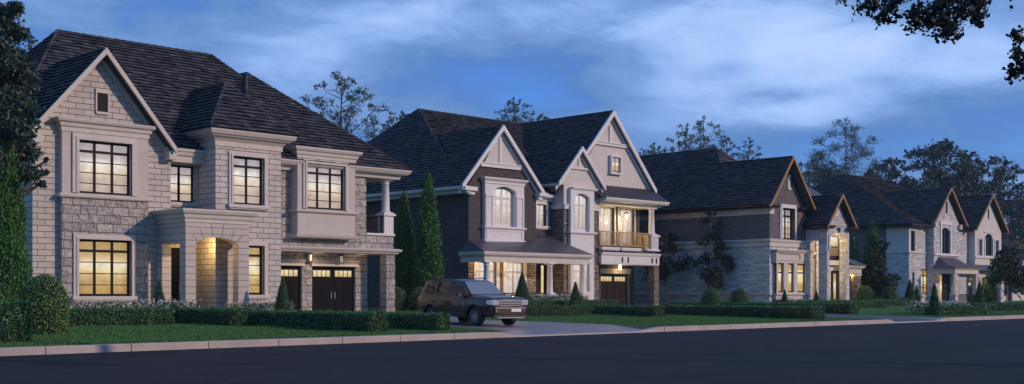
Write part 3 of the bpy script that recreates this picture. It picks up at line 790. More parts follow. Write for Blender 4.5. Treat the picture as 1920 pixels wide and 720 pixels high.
# balcony corner
mb = MB(); mb.box(35.42, 35.98, 43.98, 44.5, 4.15, 5.0); o = mb.build('pedestal', M['white'], H)
mb = MB(); mb.box(35.34, 36.06, 43.9, 44.58, 5.0, 5.1); mb.build('cap', M['white'], o)
column(H, 35.7, 44.24, 5.1, 6.74, .19)
railing(H, Fr('F',44.1), gX1+.02, 35.4, 4.22, 5.0, M['rail'], step=.13)
railing(H, Fr('R',35.9), 44.5, 47, 4.22, 5.0, M['rail'], step=.13)
mb = MB(); mb.box(gX1, 35.98, 44.02, 47.2, 4.0, 4.1); mb.build('balcony_floor', M['soffit'], H)
sweep_part(H, 'eaves_gutter', [(T1, 43.85), (36.25, 43.85), (36.25, 56.2)], [(-1.6,6.74),(.0,6.74),(.06,6.90),(.26,6.94),(.32,6.98),(.42,7.12),(.42,7.17),(-.4,7.17)], M['trim'])
sweep_part(H, 'eaves_gutter', [(18.45, 57.2), (18.45, 44.3)], [(-.3,6.95),(.3,6.95),(.42,7.05),(.42,7.15),(-.3,7.15)], M['trim'])
# roofs
L2 = (22.3,50.1,12.65); R2 = (29.8,50.1,12.66)
PK = (31.0,48.9,11.8)
planes = [[(18.1,44.4,7.557),(24.4,44.4,7.557),(24.4,50.1,12.655),L2],[(24.4,44.0,7.2),(34.6,44.0,7.2),R2,(24.4,50.1,12.655)], [(17.75,44.15,7.3),L2,(17.75,56.6,7.3)], [(34.6,44.0,7.2),(34.6,56.8,7.15),R2], [(17.6,56.8,7.15),(34.6,56.8,7.15),R2,L2],
          [(27.3,43.45,7.16),(36.6,43.45,7.16),PK], [(36.6,43.45,7.16),(36.6,53.5,7.16),(31,53.5,11.8),PK], [(27.3,43.45,7.16),PK,(31,53.5,11.8),(27.3,53.5,7.16)]]
planes += gable_planes(18.38, 21.36, 24.34, 7.36, 10.80, 7.2, 43.62, 49.5)
tz = 8.09
planes += [[(25.33,42.66,tz),(29.67,42.66,tz),(27.5,45.05,10.4)], [(29.67,42.66,tz),(29.67,49,tz),(27.5,49,10.4),(27.5,45.05,10.4)], [(25.33,42.66,tz),(27.5,45.05,10.4),(27.5,49,10.4),(25.33,49,tz)]]
caps = [(L2,R2),((17.85,44.3,7.45),L2),(R2,(34.5,44.1,7.3)),(PK,(36.5,43.55,7.25)),((27.5,43.6,7.4),PK),(PK,(31,51,11.85)),((21.36,43.7,10.82),(21.36,48,10.82)),
        ((25.4,42.75,8.15),(27.5,45.05,10.42)),((29.6,42.75,8.15),(27.5,45.05,10.42)),((27.5,45.05,10.42),(27.5,47.6,10.42)),((17.7,56.7,7.2),L2)]
roof(H, planes, caps, M['tile1'], .25, .34, lift=.058)
bargeboard(H, 18.38, 21.36, 24.34, 7.36, 10.80, 7.2, 43.56, .2, .1, .63, M['trim'])
mb = MB()
mb.box(24.12, 24.46, 43.75, 44.3, 6.75, 7.1); mb.build('kneeler', M['trim'], H); mb = MB(); mb.box(18.55, 18.9, 43.75, 44.3, 6.95, 7.3)
mb.build('kneeler', M['trim'], H)
lantern(31.72, 44.74, 2.95, 'dark lantern on the stone pier between two black garage doors of the pale block house')
lantern(Fg.a(634), 44.74, 2.92, 'dark lantern centred over the right black garage door of the pale block house')
point(25.2, 43.3, 3.3, 60, (1,.60,.24)); point(31.8, 44.3, 2.95, 10, (1,.68,.38)); point(34.3, 44.3, 2.95, 7, (1,.68,.38)); 

# =============================================================== HOUSE 2
H = thing('detached_house', 'dark brick house with three white gables, a porch and a gold-railed balcony', 'house', group='houses along the street')
A, B_, S, BB = Fr('F',48.1), Fr('F',49.1), Fr('F',47.86), Fr('F',49.3)
XL = 44.7
bw0, bw1 = 45.74, 48.85
wallpart(H, 'brick', (A, XL, 50.1, 3.3, 7.25, [(46.3, 48.35, 5.0, 7.25)], 0, .3), (Fr('L',XL), A.c, 65, G0, 7.2), (Fr('R',50.1), A.c, B_.c, 3.3, 7.25), (B_, 50.1, 52.5, 3.3, 6.95, [(51.13, 51.95, 5.36, 6.66)]))
tri(H, 'brick', A, [(XL-.1,7.25),(46.3,7.25),(46.3,7.45),(48.35,7.45),(48.35,7.25),(50.15,7.25),(47.2,10.5)])
tri(H, 'stucco', A.off(.03), [(A.a(906)+.05,8.62),(A.a(978)+.2,8.55),(47.12,10.6)])
mb = MB(); mb.fbox(A, 45.55, 48.7, 8.42, 8.62, .002, .14); mb.fbox(A, 45.5, 48.75, 8.62, 8.68, .002, .19); mb.fbox(A, 47.02, 47.2, 8.68, 10.2, .031, .09); mb.build('gable_trim', M['white'], H)
# ground-floor stone behind the porch
gl = .55
W1, W2 = (A.a(893), A.a(930)), (A.a(947.5), A.a(981))
wallpart(H, 'field', (A, XL+.003, 50.1, G0, 3.3, [(*W1, .75, 3.12), (*W2, .75, 3.12)]), (Fr('R',50.1), A.c, B_.c, G0, 3.3), (B_, 50.1, 52.5, G0, 3.3, [(50.7, 52.1, .6, 3.05)]), name='porch_wall')
for W_ in (W1, W2):
    window(H, A, *W_, .76, 3.11, cols=(.5,), trans=.24, rows=5, heavy=.10, thin=.03, sub=1, frame='white', pane='pane_white', recess=.1)
    mb = MB(); w = .22
    mb.fbox(A, W_[0]-w, W_[0]-.001, .6, 3.15, .003, .07); mb.fbox(A, W_[1]+.001, W_[1]+w, .6, 3.15, .003, .07); mb.fbox(A, W_[0]-w, W_[1]+w, 3.15, 3.24, .003, .08); mb.build('window_surround', M['white'], H)
mb = MB(); mb.fbox(B_, 50.7, 51.65, .6, 3.05, -.14, -.08); mb.fbox(B_, 50.8, 51.2, .8, 2.8, -.08, -.05); mb.fbox(B_, 51.9, 52.1, .6, 3.05, -.14, -.08)
dd = mb.build('front_door', M['brown'], H)
mb = MB(); mb.fbox(B_, 51.66, 51.89, .7, 3.0, -.12, -.1); mb.build('sidelight', M['pane_gold'], dd)
# window box on the brick bay
ow0, ow1 = 46.42, 48.2
wallpart(H, 'white', (S, bw0, bw1, 4.3, 7.6, [(ow0, ow1, 5.12, 7.38, .26)], 0, .42), (Fr('L',bw0), S.c, A.c, 4.3, 7.6), (Fr('R',bw1), S.c, A.c, 4.3, 7.6), name='bay_wall')
window(H, S, ow0, ow1, 5.12, 7.38, cols=(.5,), trans=.29, rows=4, rise=.26, heavy=.15, thin=.035, sub=1, frame='white', pane='pane_white', recess=.3)
sweep_part(H, 'bay_cornice', P3(bw0, bw1, S.c, A.c), [(0,7.5),(.05,7.5),(.05,7.62),(.12,7.68),(.19,7.76),(.19,7.83),(0,7.83)], M['white'])
sweep_part(H, 'bay_sill', P3(bw0, bw1, S.c, A.c), [(0,4.95),(.05,4.95),(.11,5.0),(.11,5.08),(0,5.08)], M['white'])
sweep_part(H, 'bay_base', P3(bw0, bw1, S.c, A.c), [(-.3,4.2),(.1,4.2),(.12,4.27),(.05,4.34),(0,4.34)], M['white'])
mb = MB()
for (p, q, r, s) in ((bw0+.05, bw0+.16, 5.1, 6.75), (ow0-.16, ow0-.02, 5.1, 6.75), (ow1+.02, ow1+.14, 5.1, 6.75), (bw1-.14, bw1-.02, 5.1, 6.75), (bw0+.1, bw0+.2, 4.4, 4.92), (bw1-.2, bw1-.1, 4.4, 4.92)): mb.fbox(S, p, q, r, s, .002, .035)
mb.fbox(S, bw0+.02, ow0-.02, 6.76, 6.86, .002, .06); mb.fbox(S, ow1+.02, bw1-.02, 6.76, 6.86, .002, .06); mb.fbox(S, bw0+.22, bw1-.22, 4.83, 4.92, .002, .03)
mb.build('panel_moulding', M['white'], H)
# small window in the recess
window(H, B_, 51.13, 51.95, 5.36, 6.66, cols=(.5,), trans=0, rows=4, heavy=.06, frame='white', pane='pane_white', recess=.12)
surround(H, B_, 51.13, 51.95, 5.36, 6.66, .22, .07, 'white')
# stone bay with stucco gable and full-height white window box
sX0, sX1 = 52.5, 55.7; SB = Fr('F',47.88); x0, x1 = 52.88, 55.02
wallpart(H, 'field', (A, sX0, sX1, G0, 6.45, [(x0, x1, G0+.6, 6.45)], 0, .3), (Fr('L',sX0), A.c, B_.c, G0, 6.45), (Fr('R',sX1), A.c, BB.c, G0, 6.45), name='bay_wall')
wallpart(H, 'stucco', (A, sX0, sX1, 6.45, 7.85, [(x0+.05, x1-.05, 6.45, 7.55)], 0, .3), (Fr('L',sX0), A.c, 50, 6.45, 8.0), (Fr('R',sX1), A.c, 50, 6.45, 8.0), name='gable_wall')
tri(H, 'stucco', A, [(sX0-.25,7.85),(sX1+.05,7.85),(53.83,9.95)])
wa = (53.2, 54.62)
wallpart(H, 'white', (SB, x0, x1, .9, 7.62, [(*wa, 5.08, 7.38, .24), (*wa, 1.4, 3.2)], 0, .34), (Fr('L',x0), SB.c, A.c+.3, .9, 7.62), (Fr('R',x1), SB.c, A.c+.3, .9, 7.62), name='bay_wall')
window(H, SB, *wa, 5.08, 7.38, cols=(.5,), trans=.31, rows=4, rise=.24, heavy=.14, thin=.035, sub=1, frame='white', pane='pane_white', recess=.24)
window(H, SB, *wa, 1.4, 3.2, cols=(.5,), trans=.3, rows=3, heavy=.12, thin=.035, sub=1, frame='white', pane='pane_white', recess=.15)
sweep_part(H, 'bay_sill', P3(x0-.05, x1+.1, SB.c-.02, A.c), [(0,4.92),(.06,4.92),(.10,4.98),(.10,5.06),(0,5.06)], M['white'])
sweep_part(H, 'hood_mould', [(x0+.1, SB.c), (x1+.25, SB.c)], [(-.3,7.6),(.05,7.6),(.10,7.68),(.10,7.73),(-.3,7.73)], M['white'])
mb = MB()
for (p, q) in ((sX0-.06, x0-.002), (x1+.002, sX1+.06)): mb.fbox(A, p, q, 6.4, 6.6, .002, .12); mb.fbox(A, p-.02, q, 6.6, 6.68, .002, .17)
mb.box(sX0-.12, sX0, A.c+.002, B_.c+.3, 6.4, 6.66)
mb.fbox(A, 52.95, 54.85, 8.85, 8.97, .002, .12); mb.fbox(A, 53.78, 53.92, 8.97, 9.8, .002, .06)
mb.build('gable_trim', M['white'], H)
# balcony wall + big gable
Gg = Fr('F',48.9)
DB = [(57.1, 58.55), (59.1, 60.6)]
wallpart(H, 'brick', (BB, sX1, 61.2, 3.2, 7.05, [(a, b, 4.4, 6.82) for a, b in DB]), (Fr('R',61.2), BB.c, 62, 3.2, 7.1), name='balcony_wall')
for a, b in DB:
    window(H, BB, a, b, 4.42, 6.81, cols=(.5,), trans=0, rows=5, heavy=.12, thin=.035, sub=1, frame='white', pane='pane_white', recess=.14, name='balcony_door')
    surround(H, BB, a, b, 4.42, 6.81, .14, .06, 'white', sill=False)
mb = MB(); Gg.q(mb, [(sX1-1.6,8.0),(61.7,8.0),(57.75,12.4)]); mb.build('gable_wall', M['stucco'], H)
a, b = Gg.a(1141.5), Gg.a(1162)
sm = window(H, Gg.off(.02), a+.12, b-.12, 9.12, 10.0, cols=(.5,), trans=.3, rows=2, heavy=.06, frame='ochre', pane='pane_pale', recess=-.05)
mb = MB(); mb.fbox(Gg, a, a+.12, 8.98, 10.1, .003, .22); mb.fbox(Gg, b-.12, b, 8.98, 10.1, .003, .22); mb.fbox(Gg, a+.12, b-.12, 10.0, 10.12, .003, .22); mb.fbox(Gg, a-.04, b+.04, 8.9, 9.0, .003, .26)
mb.build('window_surround', M['white'], H)
mb = MB(); mb.fbox(Gg, 56.05, 59.45, 10.68, 10.84, .002, .14); mb.fbox(Gg, 55.98, 59.52, 10.84, 10.9, .002, .2); mb.fbox(Gg, 57.62, 57.85, 10.9, 12.0, .002, .08); mb.build('gable_trim', M['white'], H)
# garage front
GD = (57.3, 60.0)
wallpart(H, 'brick', (BB, sX1, 60.6, G0, 3.3, [(*GD, G0, 2.56)]), (Fr('R',60.6), BB.c, 62, G0, 3.3), name='garage_wall')
garage_door(H, BB, GD[0]+.002, GD[1]-.002, G0+.1, 2.555, -.15, 'brown', handles=False)
mb = MB(); mb.fbox(BB, GD[0]-.15, GD[1]+.2, 2.58, 2.82, .003, .08); mb.fbox(BB, GD[0]-.22, GD[1]+.27, 2.821, 2.9, .003, .14); mb.build('door_lintel', M['trim'], H)
sweep_part(H, 'balcony_beam', [(sX1, 47.9), (61.45, 47.9), (61.45, 52)], [(-.4,3.12),(0,3.12),(0,3.16),(.03,3.16),(.03,3.66),(.08,3.72),(.12,3.84),(.12,3.88),(-.4,3.88)], M['white'])
mb = MB()
for u0, u1 in ((1166,1168),(1177,1179),(1222,1224),(1230,1232)): mb.box(px(u0,47.86), px(u1,47.86), 47.84, 47.868, 3.26, 3.6)
mb.build('beam_slot', M['dark'], H)
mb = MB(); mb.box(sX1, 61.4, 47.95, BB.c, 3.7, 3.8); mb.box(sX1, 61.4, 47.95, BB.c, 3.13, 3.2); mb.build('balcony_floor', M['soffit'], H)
RF = Fr('F',47.95)
wallpart(H, 'brick', (RF, sX1, 61.3, 3.88, 4.12), name='balcony_kerb')
for a, b in ((RF.a(1125), RF.a(1157.5)), (RF.a(1161), RF.a(1198.5)), (RF.a(1200), 60.55)): railing(H, RF, a, b, 4.3, 5.2, M['ochre'], step=.12, post=.08)
mb = MB()
for a, b in ((RF.a(1124), RF.a(1158)), (RF.a(1161), RF.a(1198.5))): mb.box(a, b, 47.72, 47.94, 4.06, 4.2); mb.box(a+.04, b-.04, 47.76, 47.94, 4.0, 4.06)
mb.build('planter_ledge', M['white'], H)
mb = MB(); mb.box(60.58, 61.3, 47.8, 48.4, 4.15, 4.98); mb.box(60.1, 61.42, 47.76, 48.4, 4.05, 4.15); o = mb.build('pedestal', M['white'], H)
mb = MB(); mb.box(60.50, 61.38, 47.72, 48.48, 4.98, 5.1); mb.build('cap', M['white'], o)
mb = MB(); mb.box(60.72, 61.16, 47.775, 47.798, 4.28, 4.86); mb.build('panel_moulding', M['stucco'], o)
column(H, 60.95, 48.1, 5.1, 6.86, .2)
pier(H, 60.95, 61.45, 47.88, 48.36, G0, 3.12, 'field', cap=None)
# eaves gutters, metal skirt roof
WG = [(-.5,6.86),(-.1,6.86),(-.06,7.0),(.14,7.04),(.2,7.08),(.22,7.2),(.22,7.24),(-.2,7.24)]
sweep_part(H, 'eaves_gutter', [(44.15, 65.6), (44.15, 47.75)], WG, M['white'])
mb = MB(); mb.box(44.0, 44.95, 47.62, 48.08, 6.98, 7.2); mb.box(44.45, 44.9, 47.8, 48.08, 6.78, 6.98); mb.build('kneeler', M['white'], H); mb = MB(); mb.box(50.0, 50.75, 47.7, 48.3, 7.0, 7.2); mb.box(50.05, 50.4, 47.85, 48.25, 6.8, 7.0); mb.build('kneeler', M['white'], H)
sweep_part(H, 'eaves_gutter', [(50.6, 48.9), (52.5, 48.9)], WG, M['white'])
sweep_part(H, 'eaves_gutter', [(51.75, 51), (51.75, 47.95)], prof([(0,0),(.06,.02),(.1,.12),(.1,.16),(-.1,.16)], 1, 7.72), M['white'])
sweep_part(H, 'eaves_gutter', [(55.72, 47.65), (61.9, 47.65), (61.9, 58)], [(-1.6,6.92),(-.2,6.92),(-.16,7.0),(.06,7.04),(.12,7.08),(.18,7.2),(.18,7.26),(-.2,7.26)], M['white'])
sweep_part(H, 'balcony_frieze', [(sX1, 47.95), (61.15, 47.95), (61.15, 50)], [(-.35,6.84),(0,6.84),(0,7.0),(-.35,7.0)], M['white'])
mb = MB()
mb.quad((55.3,47.5,7.27),(62.1,47.5,7.27),(62.05,48.88,8.16),(55.3,48.88,8.16)); mb.quad((62.1,47.5,7.27),(62.1,55,7.27),(62.05,55,8.16),(62.05,48.88,8.16)); mb.quad((55.3,47.5,7.24),(62.1,47.5,7.24),(62.1,48.9,7.24),(55.3,48.9,7.24))
x = 55.7
while x < 62.1: mb.prism([(x,47.5,7.275),(x,48.88,8.165),(x,48.88,8.205),(x,47.5,7.315)], (.03,0,0)); x += .42
mb.build('skirt_roof', M['metalroof'], H)
# tiled roofs
zr = 12.83
planes = [[(44.15,48.2,7.504),(50.2,48.2,7.504),(50.2,56.6,zr),(48.3,56.6,zr)], [(50.2,48.8,7.27),(53.6,48.8,7.27),(57.7,56.6,zr),(50.2,56.6,zr)],
          [(43.95,47.8,7.25),(48.3,56.6,zr),(43.95,65.4,7.25)], [(43.95,65.4,7.25),(48.3,56.6,zr),(57.7,56.6,zr),(62,65.4,7.25)]]
planes += gable_planes(43.95, 47.1, 50.5, 7.26, 10.78, 7.2, 47.8, 54)
planes += gable_planes(51.72, 53.83, 55.95, 7.9, 10.15, 7.92, 47.8, 52.5)
planes += gable_planes(53.2, 57.72, 62.08, 8.1, 12.85, 8.1, 48.6, 60.5)
planes += [[(53.2,48.85,8.1),(53.2,60,8.1),(52.3,60,7.25),(52.3,48.85,7.25)]]
caps = [((48.3,56.6,zr),(57.7,56.6,zr)),((44,47.9,7.3),(48.3,56.6,zr)),((44,65.3,7.3),(48.3,56.6,zr)),((47.1,47.9,10.82),(47.1,53.4,10.82)),((53.83,47.9,10.18),(53.83,50.5,10.18)),((57.72,48.7,12.88),(57.72,56.6,12.88))]
roof(H, planes, caps, M['tile2'], .225, .32)
bargeboard(H, 43.92, 47.1, 50.52, 7.26, 10.82, 7.18, 47.72, .26, .12, .36, M['white'])
bargeboard(H, 51.7, 53.83, 55.97, 7.9, 10.19, 7.9, 47.72, .24, .12, .36, M['white'])
bargeboard(H, 53.3, 57.72, 62.08, 8.15, 12.9, 8.1, 48.52, .30, .12, .36, M['white'])
# porch
mb = MB()
F0 = 46.0
mb.quad((43.9,F0,3.58),(52.85,F0,3.58),(51.9,48.1,4.5),(44.75,48.1,4.25)); mb.quad((43.9,F0,3.58),(44.7,48.1,4.25),(43.9,48.1,3.58))
mb.quad((44.75,48.1,4.25),(51.9,48.1,4.5),(52.5,49.1,4.85),(50.1,49.1,4.7)); mb.quad((52.85,F0,3.58),(53.3,48.1,3.7),(52.6,48.1,4.3),(51.9,48.1,4.5))
mb.quad((43.9,F0,3.5),(52.85,F0,3.5),(52.85,48.1,3.5),(43.9,48.1,3.5))
mb.build('porch_roof', M['metalroof'], H)
sweep_part(H, 'porch_gutter', [(44.05, 48.1), (44.05, 46.15), (52.7, 46.15), (52.7, 48)], [(-.3,3.02),(-.05,3.02),(-.05,3.3),(.04,3.36),(.10,3.4),(.15,3.5),(.15,3.58),(-.3,3.58)], M['stucco'])
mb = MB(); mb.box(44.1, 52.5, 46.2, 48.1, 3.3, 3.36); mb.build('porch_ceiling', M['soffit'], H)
mb = MB(); mb.box(44.2, 52.7, 45.95, 48.1, .2, .6); mb.box(50.2, 52.45, 48.1, 49.1, .2, .6); mb.build('porch_floor', M['trim'], H)
for u in (912, 1031, 1092):
    x = px(u, 46.35); pier(H, x-.24, x+.24, 46.1, 46.6, G0, 1.18, 'field', 'trim'); column(H, x, 46.35, 1.27, 3.04, .165)
pr = Fr('F',46.35); xs = [px(u,46.35) for u in (912,1031,1092)]
railing(H, pr, xs[0]+.26, xs[1]-.26, .72, 1.34, M['rail'], step=.12); railing(H, pr, xs[1]+.26, xs[2]-.26, .72, 1.34, M['rail'], step=.12)
lantern(BB.a(1157), 49.04, 3.02, 'lit black lantern over the brown garage door of the dark brick house', True, 1.1)
lantern(px(1175,48.7), 48.7, 6.28, 'glowing lantern hanging above the gold railed balcony', True, 1.0, 'hanging balcony lanterns', .62)
point(BB.a(1157), 48.7, 2.85, 16); point(px(1175,48.7), 48.6, 5.95, 48, (1,.66,.3)); point(57.4, 48.6, 6.2, 22, (1,.66,.3))
for x in (45.2, 47.6, 50.4): point(x, 47.2, 3.1, 38)
# =============================================================== HOUSE 3
H = thing('detached_house', 'grey brick over pale ledgestone house with steep gable and tall arched stone entrance', 'house', group='houses along the street')
K = Fr('F',42.3); XS = 65.82; LW = Fr('L',XS); M_ = Fr('F',40.7)
w0, w1 = K.a(1465.5), K.a(1488.5)
EZ = 6.98
wallpart(H, 'brick3', (K, XS, 70.2, 4.78, EZ+.1, [(w0, w1, 4.86, 6.92)]), (LW, K.c, 64, 4.78, EZ+.1), (Fr('R',77.75), 43.5, 60, G0, 6.9), (Fr('F',43.5), 70.2, 77.75, G0, 6.9))
tri(H, 'brick3', K, [(XS-.3,EZ+.1),(70.0,EZ+.1),(67.72,10.0)])
window(H, K, w0, w1, 4.86, 6.92, cols=(.5,), trans=.25, rows=4, heavy=.12, thin=.04, sub=1, frame='dark', pane='pane_pale', recess=.2)
surround(H, K, w0, w1, 4.86, 6.92, .24, .07, 'white', sill=False)
mb = MB(); a = K.a(1479); mb.fbox(K, a-.17, a+.17, 9.0, 9.13, .002, .08); mb.fbox(K, a-.17, a+.17, 8.14, 8.27, .002, .08); mb.fbox(K, a-.10, a+.10, 8.27, 9.0, .002, .03); mb.build('gable_ornament', M['white'], H)
gw = [(K.a(1453), K.a(1464)), (K.a(1471.5), K.a(1483)), (K.a(1489), K.a(1505))]
wallpart(H, 'ledge', (K, XS, 70.2, G0, 4.42, [(gw[0][0], gw[2][1], 1.38, 3.3)], 0, .05), (LW, K.c, 64, G0, 4.42), name='stone_wall')
KB = Fr('F',42.05)
wallpart(H, 'trim', (KB, K.a(1450), K.a(1511), 1.3, 3.35, [(a, b, 1.38, 3.28) for a, b in gw], 0, .2), name='bay_front')
for a, b in gw: window(H, KB, a, b, 1.38, 3.28, cols=(), trans=.32, rows=1, heavy=.09, frame='dark', pane='pane_warm', recess=.14)
ex0, ex1 = K.a(1449), K.a(1512)-.1
sweep_part(H, 'bay_cornice', P3(ex0, ex1, KB.c, K.c), [(-.2,3.3),(.03,3.3),(.03,3.42),(.07,3.46),(.07,3.92),(.14,4.0),(.24,4.1),(.24,4.16),(-.2,4.16)], M['trim'])
mb = MB(); mb.box(K.a(1491), K.a(1491)+.1, KB.c-.085, KB.c-.071, 3.55, 3.85); mb.box(66.4, 68.9, KB.c-.085, KB.c-.071, 3.86, 3.9); mb.build('cornice_slot', M['dark'], H)
sweep_part(H, 'bay_sill', P3(ex0, ex1, KB.c, K.c), [(-.1,1.2),(.08,1.2),(.12,1.24),(.12,1.31),(-.1,1.31)], M['trim'])
wallpart(H, 'ledge', (KB, ex0, ex1, G0, 1.2), (Fr('L',ex0), KB.c, K.c, G0, 1.2), (Fr('R',ex1), KB.c, K.c, G0, 1.2), name='bay_base')
sweep_part(H, 'belt_course', [(XS, 64), (XS, K.c), (70.2, K.c)], [(0,4.38),(.06,4.38),(.06,4.62),(.13,4.67),(.16,4.74),(.16,4.8),(0,4.86)], M['trim'])
sweep_part(H, 'plinth_ledge', [(XS, 64), (XS, K.c), (66.0, K.c)], [(0,1.2),(.08,1.2),(.10,1.29),(0,1.34)], M['trim'])
sweep_part(H, 'eaves_gutter', [(XS, 64), (XS, K.c-.1), (66.1, K.c-.1)], [(0,6.5),(.05,6.5),(.05,6.78),(.45,6.82),(.50,6.9),(.62,6.95),(.62,7.04),(0,7.04)][3:] + [(0,6.82)], M['gutter'])
sweep_part(H, 'eaves_frieze', [(XS, 64), (XS, K.c), (66.3, K.c)], [(0,6.45),(.05,6.45),(.05,6.78),(.12,6.82),(0,6.82)], M['stucco'])
sweep_part(H, 'eaves_gutter', [(69.3, K.c-.1), (70.7, K.c-.1), (70.7, 43.2)], [(-.2,6.82),(.1,6.82),(.16,6.9),(.2,6.95),(.2,7.04),(-.2,7.04)], M['gutter'])
# entrance tower
pX0, pX1 = 70.2, 73.1; po0, po1 = M_.a(1555.5), M_.a(1586.5)
PL = Fr('L', pX0)
mb = MB()
wall(mb, M_, pX0, pX1, G0, 5.82, [(po0, po1, G0, 5.38, .34)], 0, .5)
wall(mb, PL, M_.c, K.c, G0, 5.82, [(41.32, 41.95, .9, 4.84)], 0, .35)
wall(mb, Fr('R', pX1), M_.c, 43.2, G0, 5.82, [(41.25, 43.0, G0, 5.2)], 0, .35)
o = mb.build('entrance_tower', M['ledge'], H)
wallpart(o, 'trim', (Fr('F',43.2), 70.2, pX1, .45, 5.7), name='inner_wall')
mb = MB(); mb.box(pX0+.3, pX1-.3, 41.2, 43.2, 5.6, 5.66); mb.build('ceiling', M['soffit'], o)
mb = MB(); mb.box(73.3, 77.0, 42.6, 42.98, 3.3, 3.62); mb.build('balcony_slab', M['trim'], H)
railing(H, Fr('F',42.75), 73.6, 76.9, 3.66, 4.6, M['dark'], step=.14)
mb = MB(); mb.box(74.7, 76.1, 42.90, 42.96, .5, 2.9); fd = mb.build('front_door', M['brown'], H)
mb = MB(); mb.box(74.85, 75.15, 42.87, 42.895, .8, 2.7); mb.build('door_glass', M['pane_warm'], fd)
mb = MB(); mb.box(74.2, 76.4, 43.42, 43.47, 4.0, 6.0); mb.build('balcony_door', M['pane_warm'], H)
mb = MB()   # arch mould and keystone
N = 12
for k in range(N):
    p, q = po0+(po1-po0)*k/N, po0+(po1-po0)*(k+1)/N
    zp, zq = arch_z(p, po0, po1, 5.04, .34), arch_z(q, po0, po1, 5.04, .34)
    mb.prism([(p,M_.c-.002,zp),(q,M_.c-.002,zq),(q,M_.c-.002,zq+.16),(p,M_.c-.002,zp+.16)], (0,-.07,0))
mb.fbox(M_, po0-.16, po0-.002, 4.2, 5.2, .002, .07); mb.fbox(M_, po1+.002, po1+.16, 4.2, 5.2, .002, .07)
mb.build('arch_mould', M['trim'], o)
c_ = (po0+po1)/2; mb = MB(); mb.fbox(M_, c_-.1, c_+.1, 5.4, 5.72, .07, .14); mb.build('keystone', M['gutter'], o)
tri(H, 'ledge', M_, [(pX0-.05,5.82),(pX1+.05,5.82),(71.6,7.62)])
sweep_part(H, 'eaves_gutter', [(pX0, 43), (pX0, M_.c-.15), (70.45, M_.c-.15)], [(0,5.6),(.25,5.6),(.32,5.68),(.40,5.72),(.40,5.82),(0,5.82)], M['gutter'])
sweep_part(H, 'eaves_gutter', [(72.7, M_.c-.15), (pX1, M_.c-.15), (pX1, 43)], [(0,5.6),(.25,5.6),(.32,5.68),(.40,5.72),(.40,5.82),(0,5.82)], M['gutter'])
# roofs
PM = (68.72,48.5,11.44)
planes = [[(65.15,44.9,7.05),(65.15,66,7.05),(68.72,66,11.44),PM], [(65.15,44.9,7.05),PM,(76.3,44.9,7.05)], [(76.3,44.9,7.05),PM,(68.72,66,11.44),(76.3,66,7.05)]]
planes += gable_planes(65.15, 67.68, 70.22, 7.06, 10.2, 7.06, 41.72, 48)
planes += gable_planes(69.78, 71.5, 73.25, 5.86, 7.85, 5.86, 40.3, 45)
caps = [(PM,(68.72,66,11.46)),((67.68,41.8,10.24),(67.68,47.4,10.24)),((71.5,40.4,7.88),(71.5,44,7.88)),(PM,(76.2,45,7.1))]
roof(H, planes, caps, M['tile2'], .235, .34)
mb = MB(); ap = (74.4,46.0,9.75)
for q in (((71.5,44.2,7.9),(78.2,44.2,7.7),ap), ((78.2,44.2,7.7),(78.2,48.5,7.7),ap), ((71.5,48.5,7.9),(71.5,44.2,7.9),ap)): mb.quad(*q)
mb.build('wing_roof', M['metalroof'], H)
bargeboard(H, 65.12, 67.68, 70.24, 7.1, 10.24, 7.1, 41.62, .16, .1, .66, M['copper'], fmat=M['gutter'], flare=.28)
bargeboard(H, 69.75, 71.5, 73.28, 5.9, 7.9, 5.9, 40.22, .15, .1, .46, M['copper'], fmat=M['gutter'], flare=.2)
# small garage wing beyond the entrance
wallpart(H, 'ledge', (Fr('F',43.0), 73.1, 77.3, G0, 3.2), (Fr('R',77.3), 43, 50, G0, 3.2), name='wing_wall')
pier(H, 76.55, 77.1, 42.0, 42.5, G0, 2.6, 'field', 'trim')
sweep_part(H, 'wing_cornice', P3(75.7, 77.2, 42.0, 50), [(-.5,2.72),(0,2.72),(0,3.0),(.12,3.1),(.2,3.2),(.2,3.28),(-.5,3.28)], M['trim'])
mb = MB(); mb.quad((75.6,41.7,3.3),(77.5,41.7,3.3),(76.3,43,4.0),(75.6,43,4.0)); mb.quad((77.5,41.7,3.3),(77.5,50,3.3),(76.3,50,4.0),(76.3,43,4.0)); mb.build('wing_roof', M['metalroof'], H)
point(71.65, 41.9, 5.0, 110, (1,.68,.34)); point(71.6, 41.9, 2.4, 45, (1,.68,.34)); point(76.4, 42.4, 2.5, 6); point(74.6, 42.2, 4.9, 30, (1,.68,.34)); point(74.4, 42.2, 2.6, 14, (1,.68,.34))
t = thing('hanging_lantern', 'branched hanging lantern inside the tall arched stone entrance', 'lantern', (71.1, 42.3, 4.0))
mb = MB(); mb.tube([(0,0,-.2),(0,0,1.6)], .012, 6)
for k in range(8):
    a = k*math.pi/4; mb.tube([(0,0,-.2),(.22*math.cos(a),.22*math.sin(a),-.3),(.3*math.cos(a),.3*math.sin(a),-.05)], .012, 5)
mb.build('frame', M['dark'], t)
mb = MB()
for k in range(8):
    a = k*math.pi/4; mb.lathe(.3*math.cos(a), .3*math.sin(a), [(.03,-.04),(.05,.02),(.03,.08)], 8)
mb.build('bulbs', M['lampdim'], t)

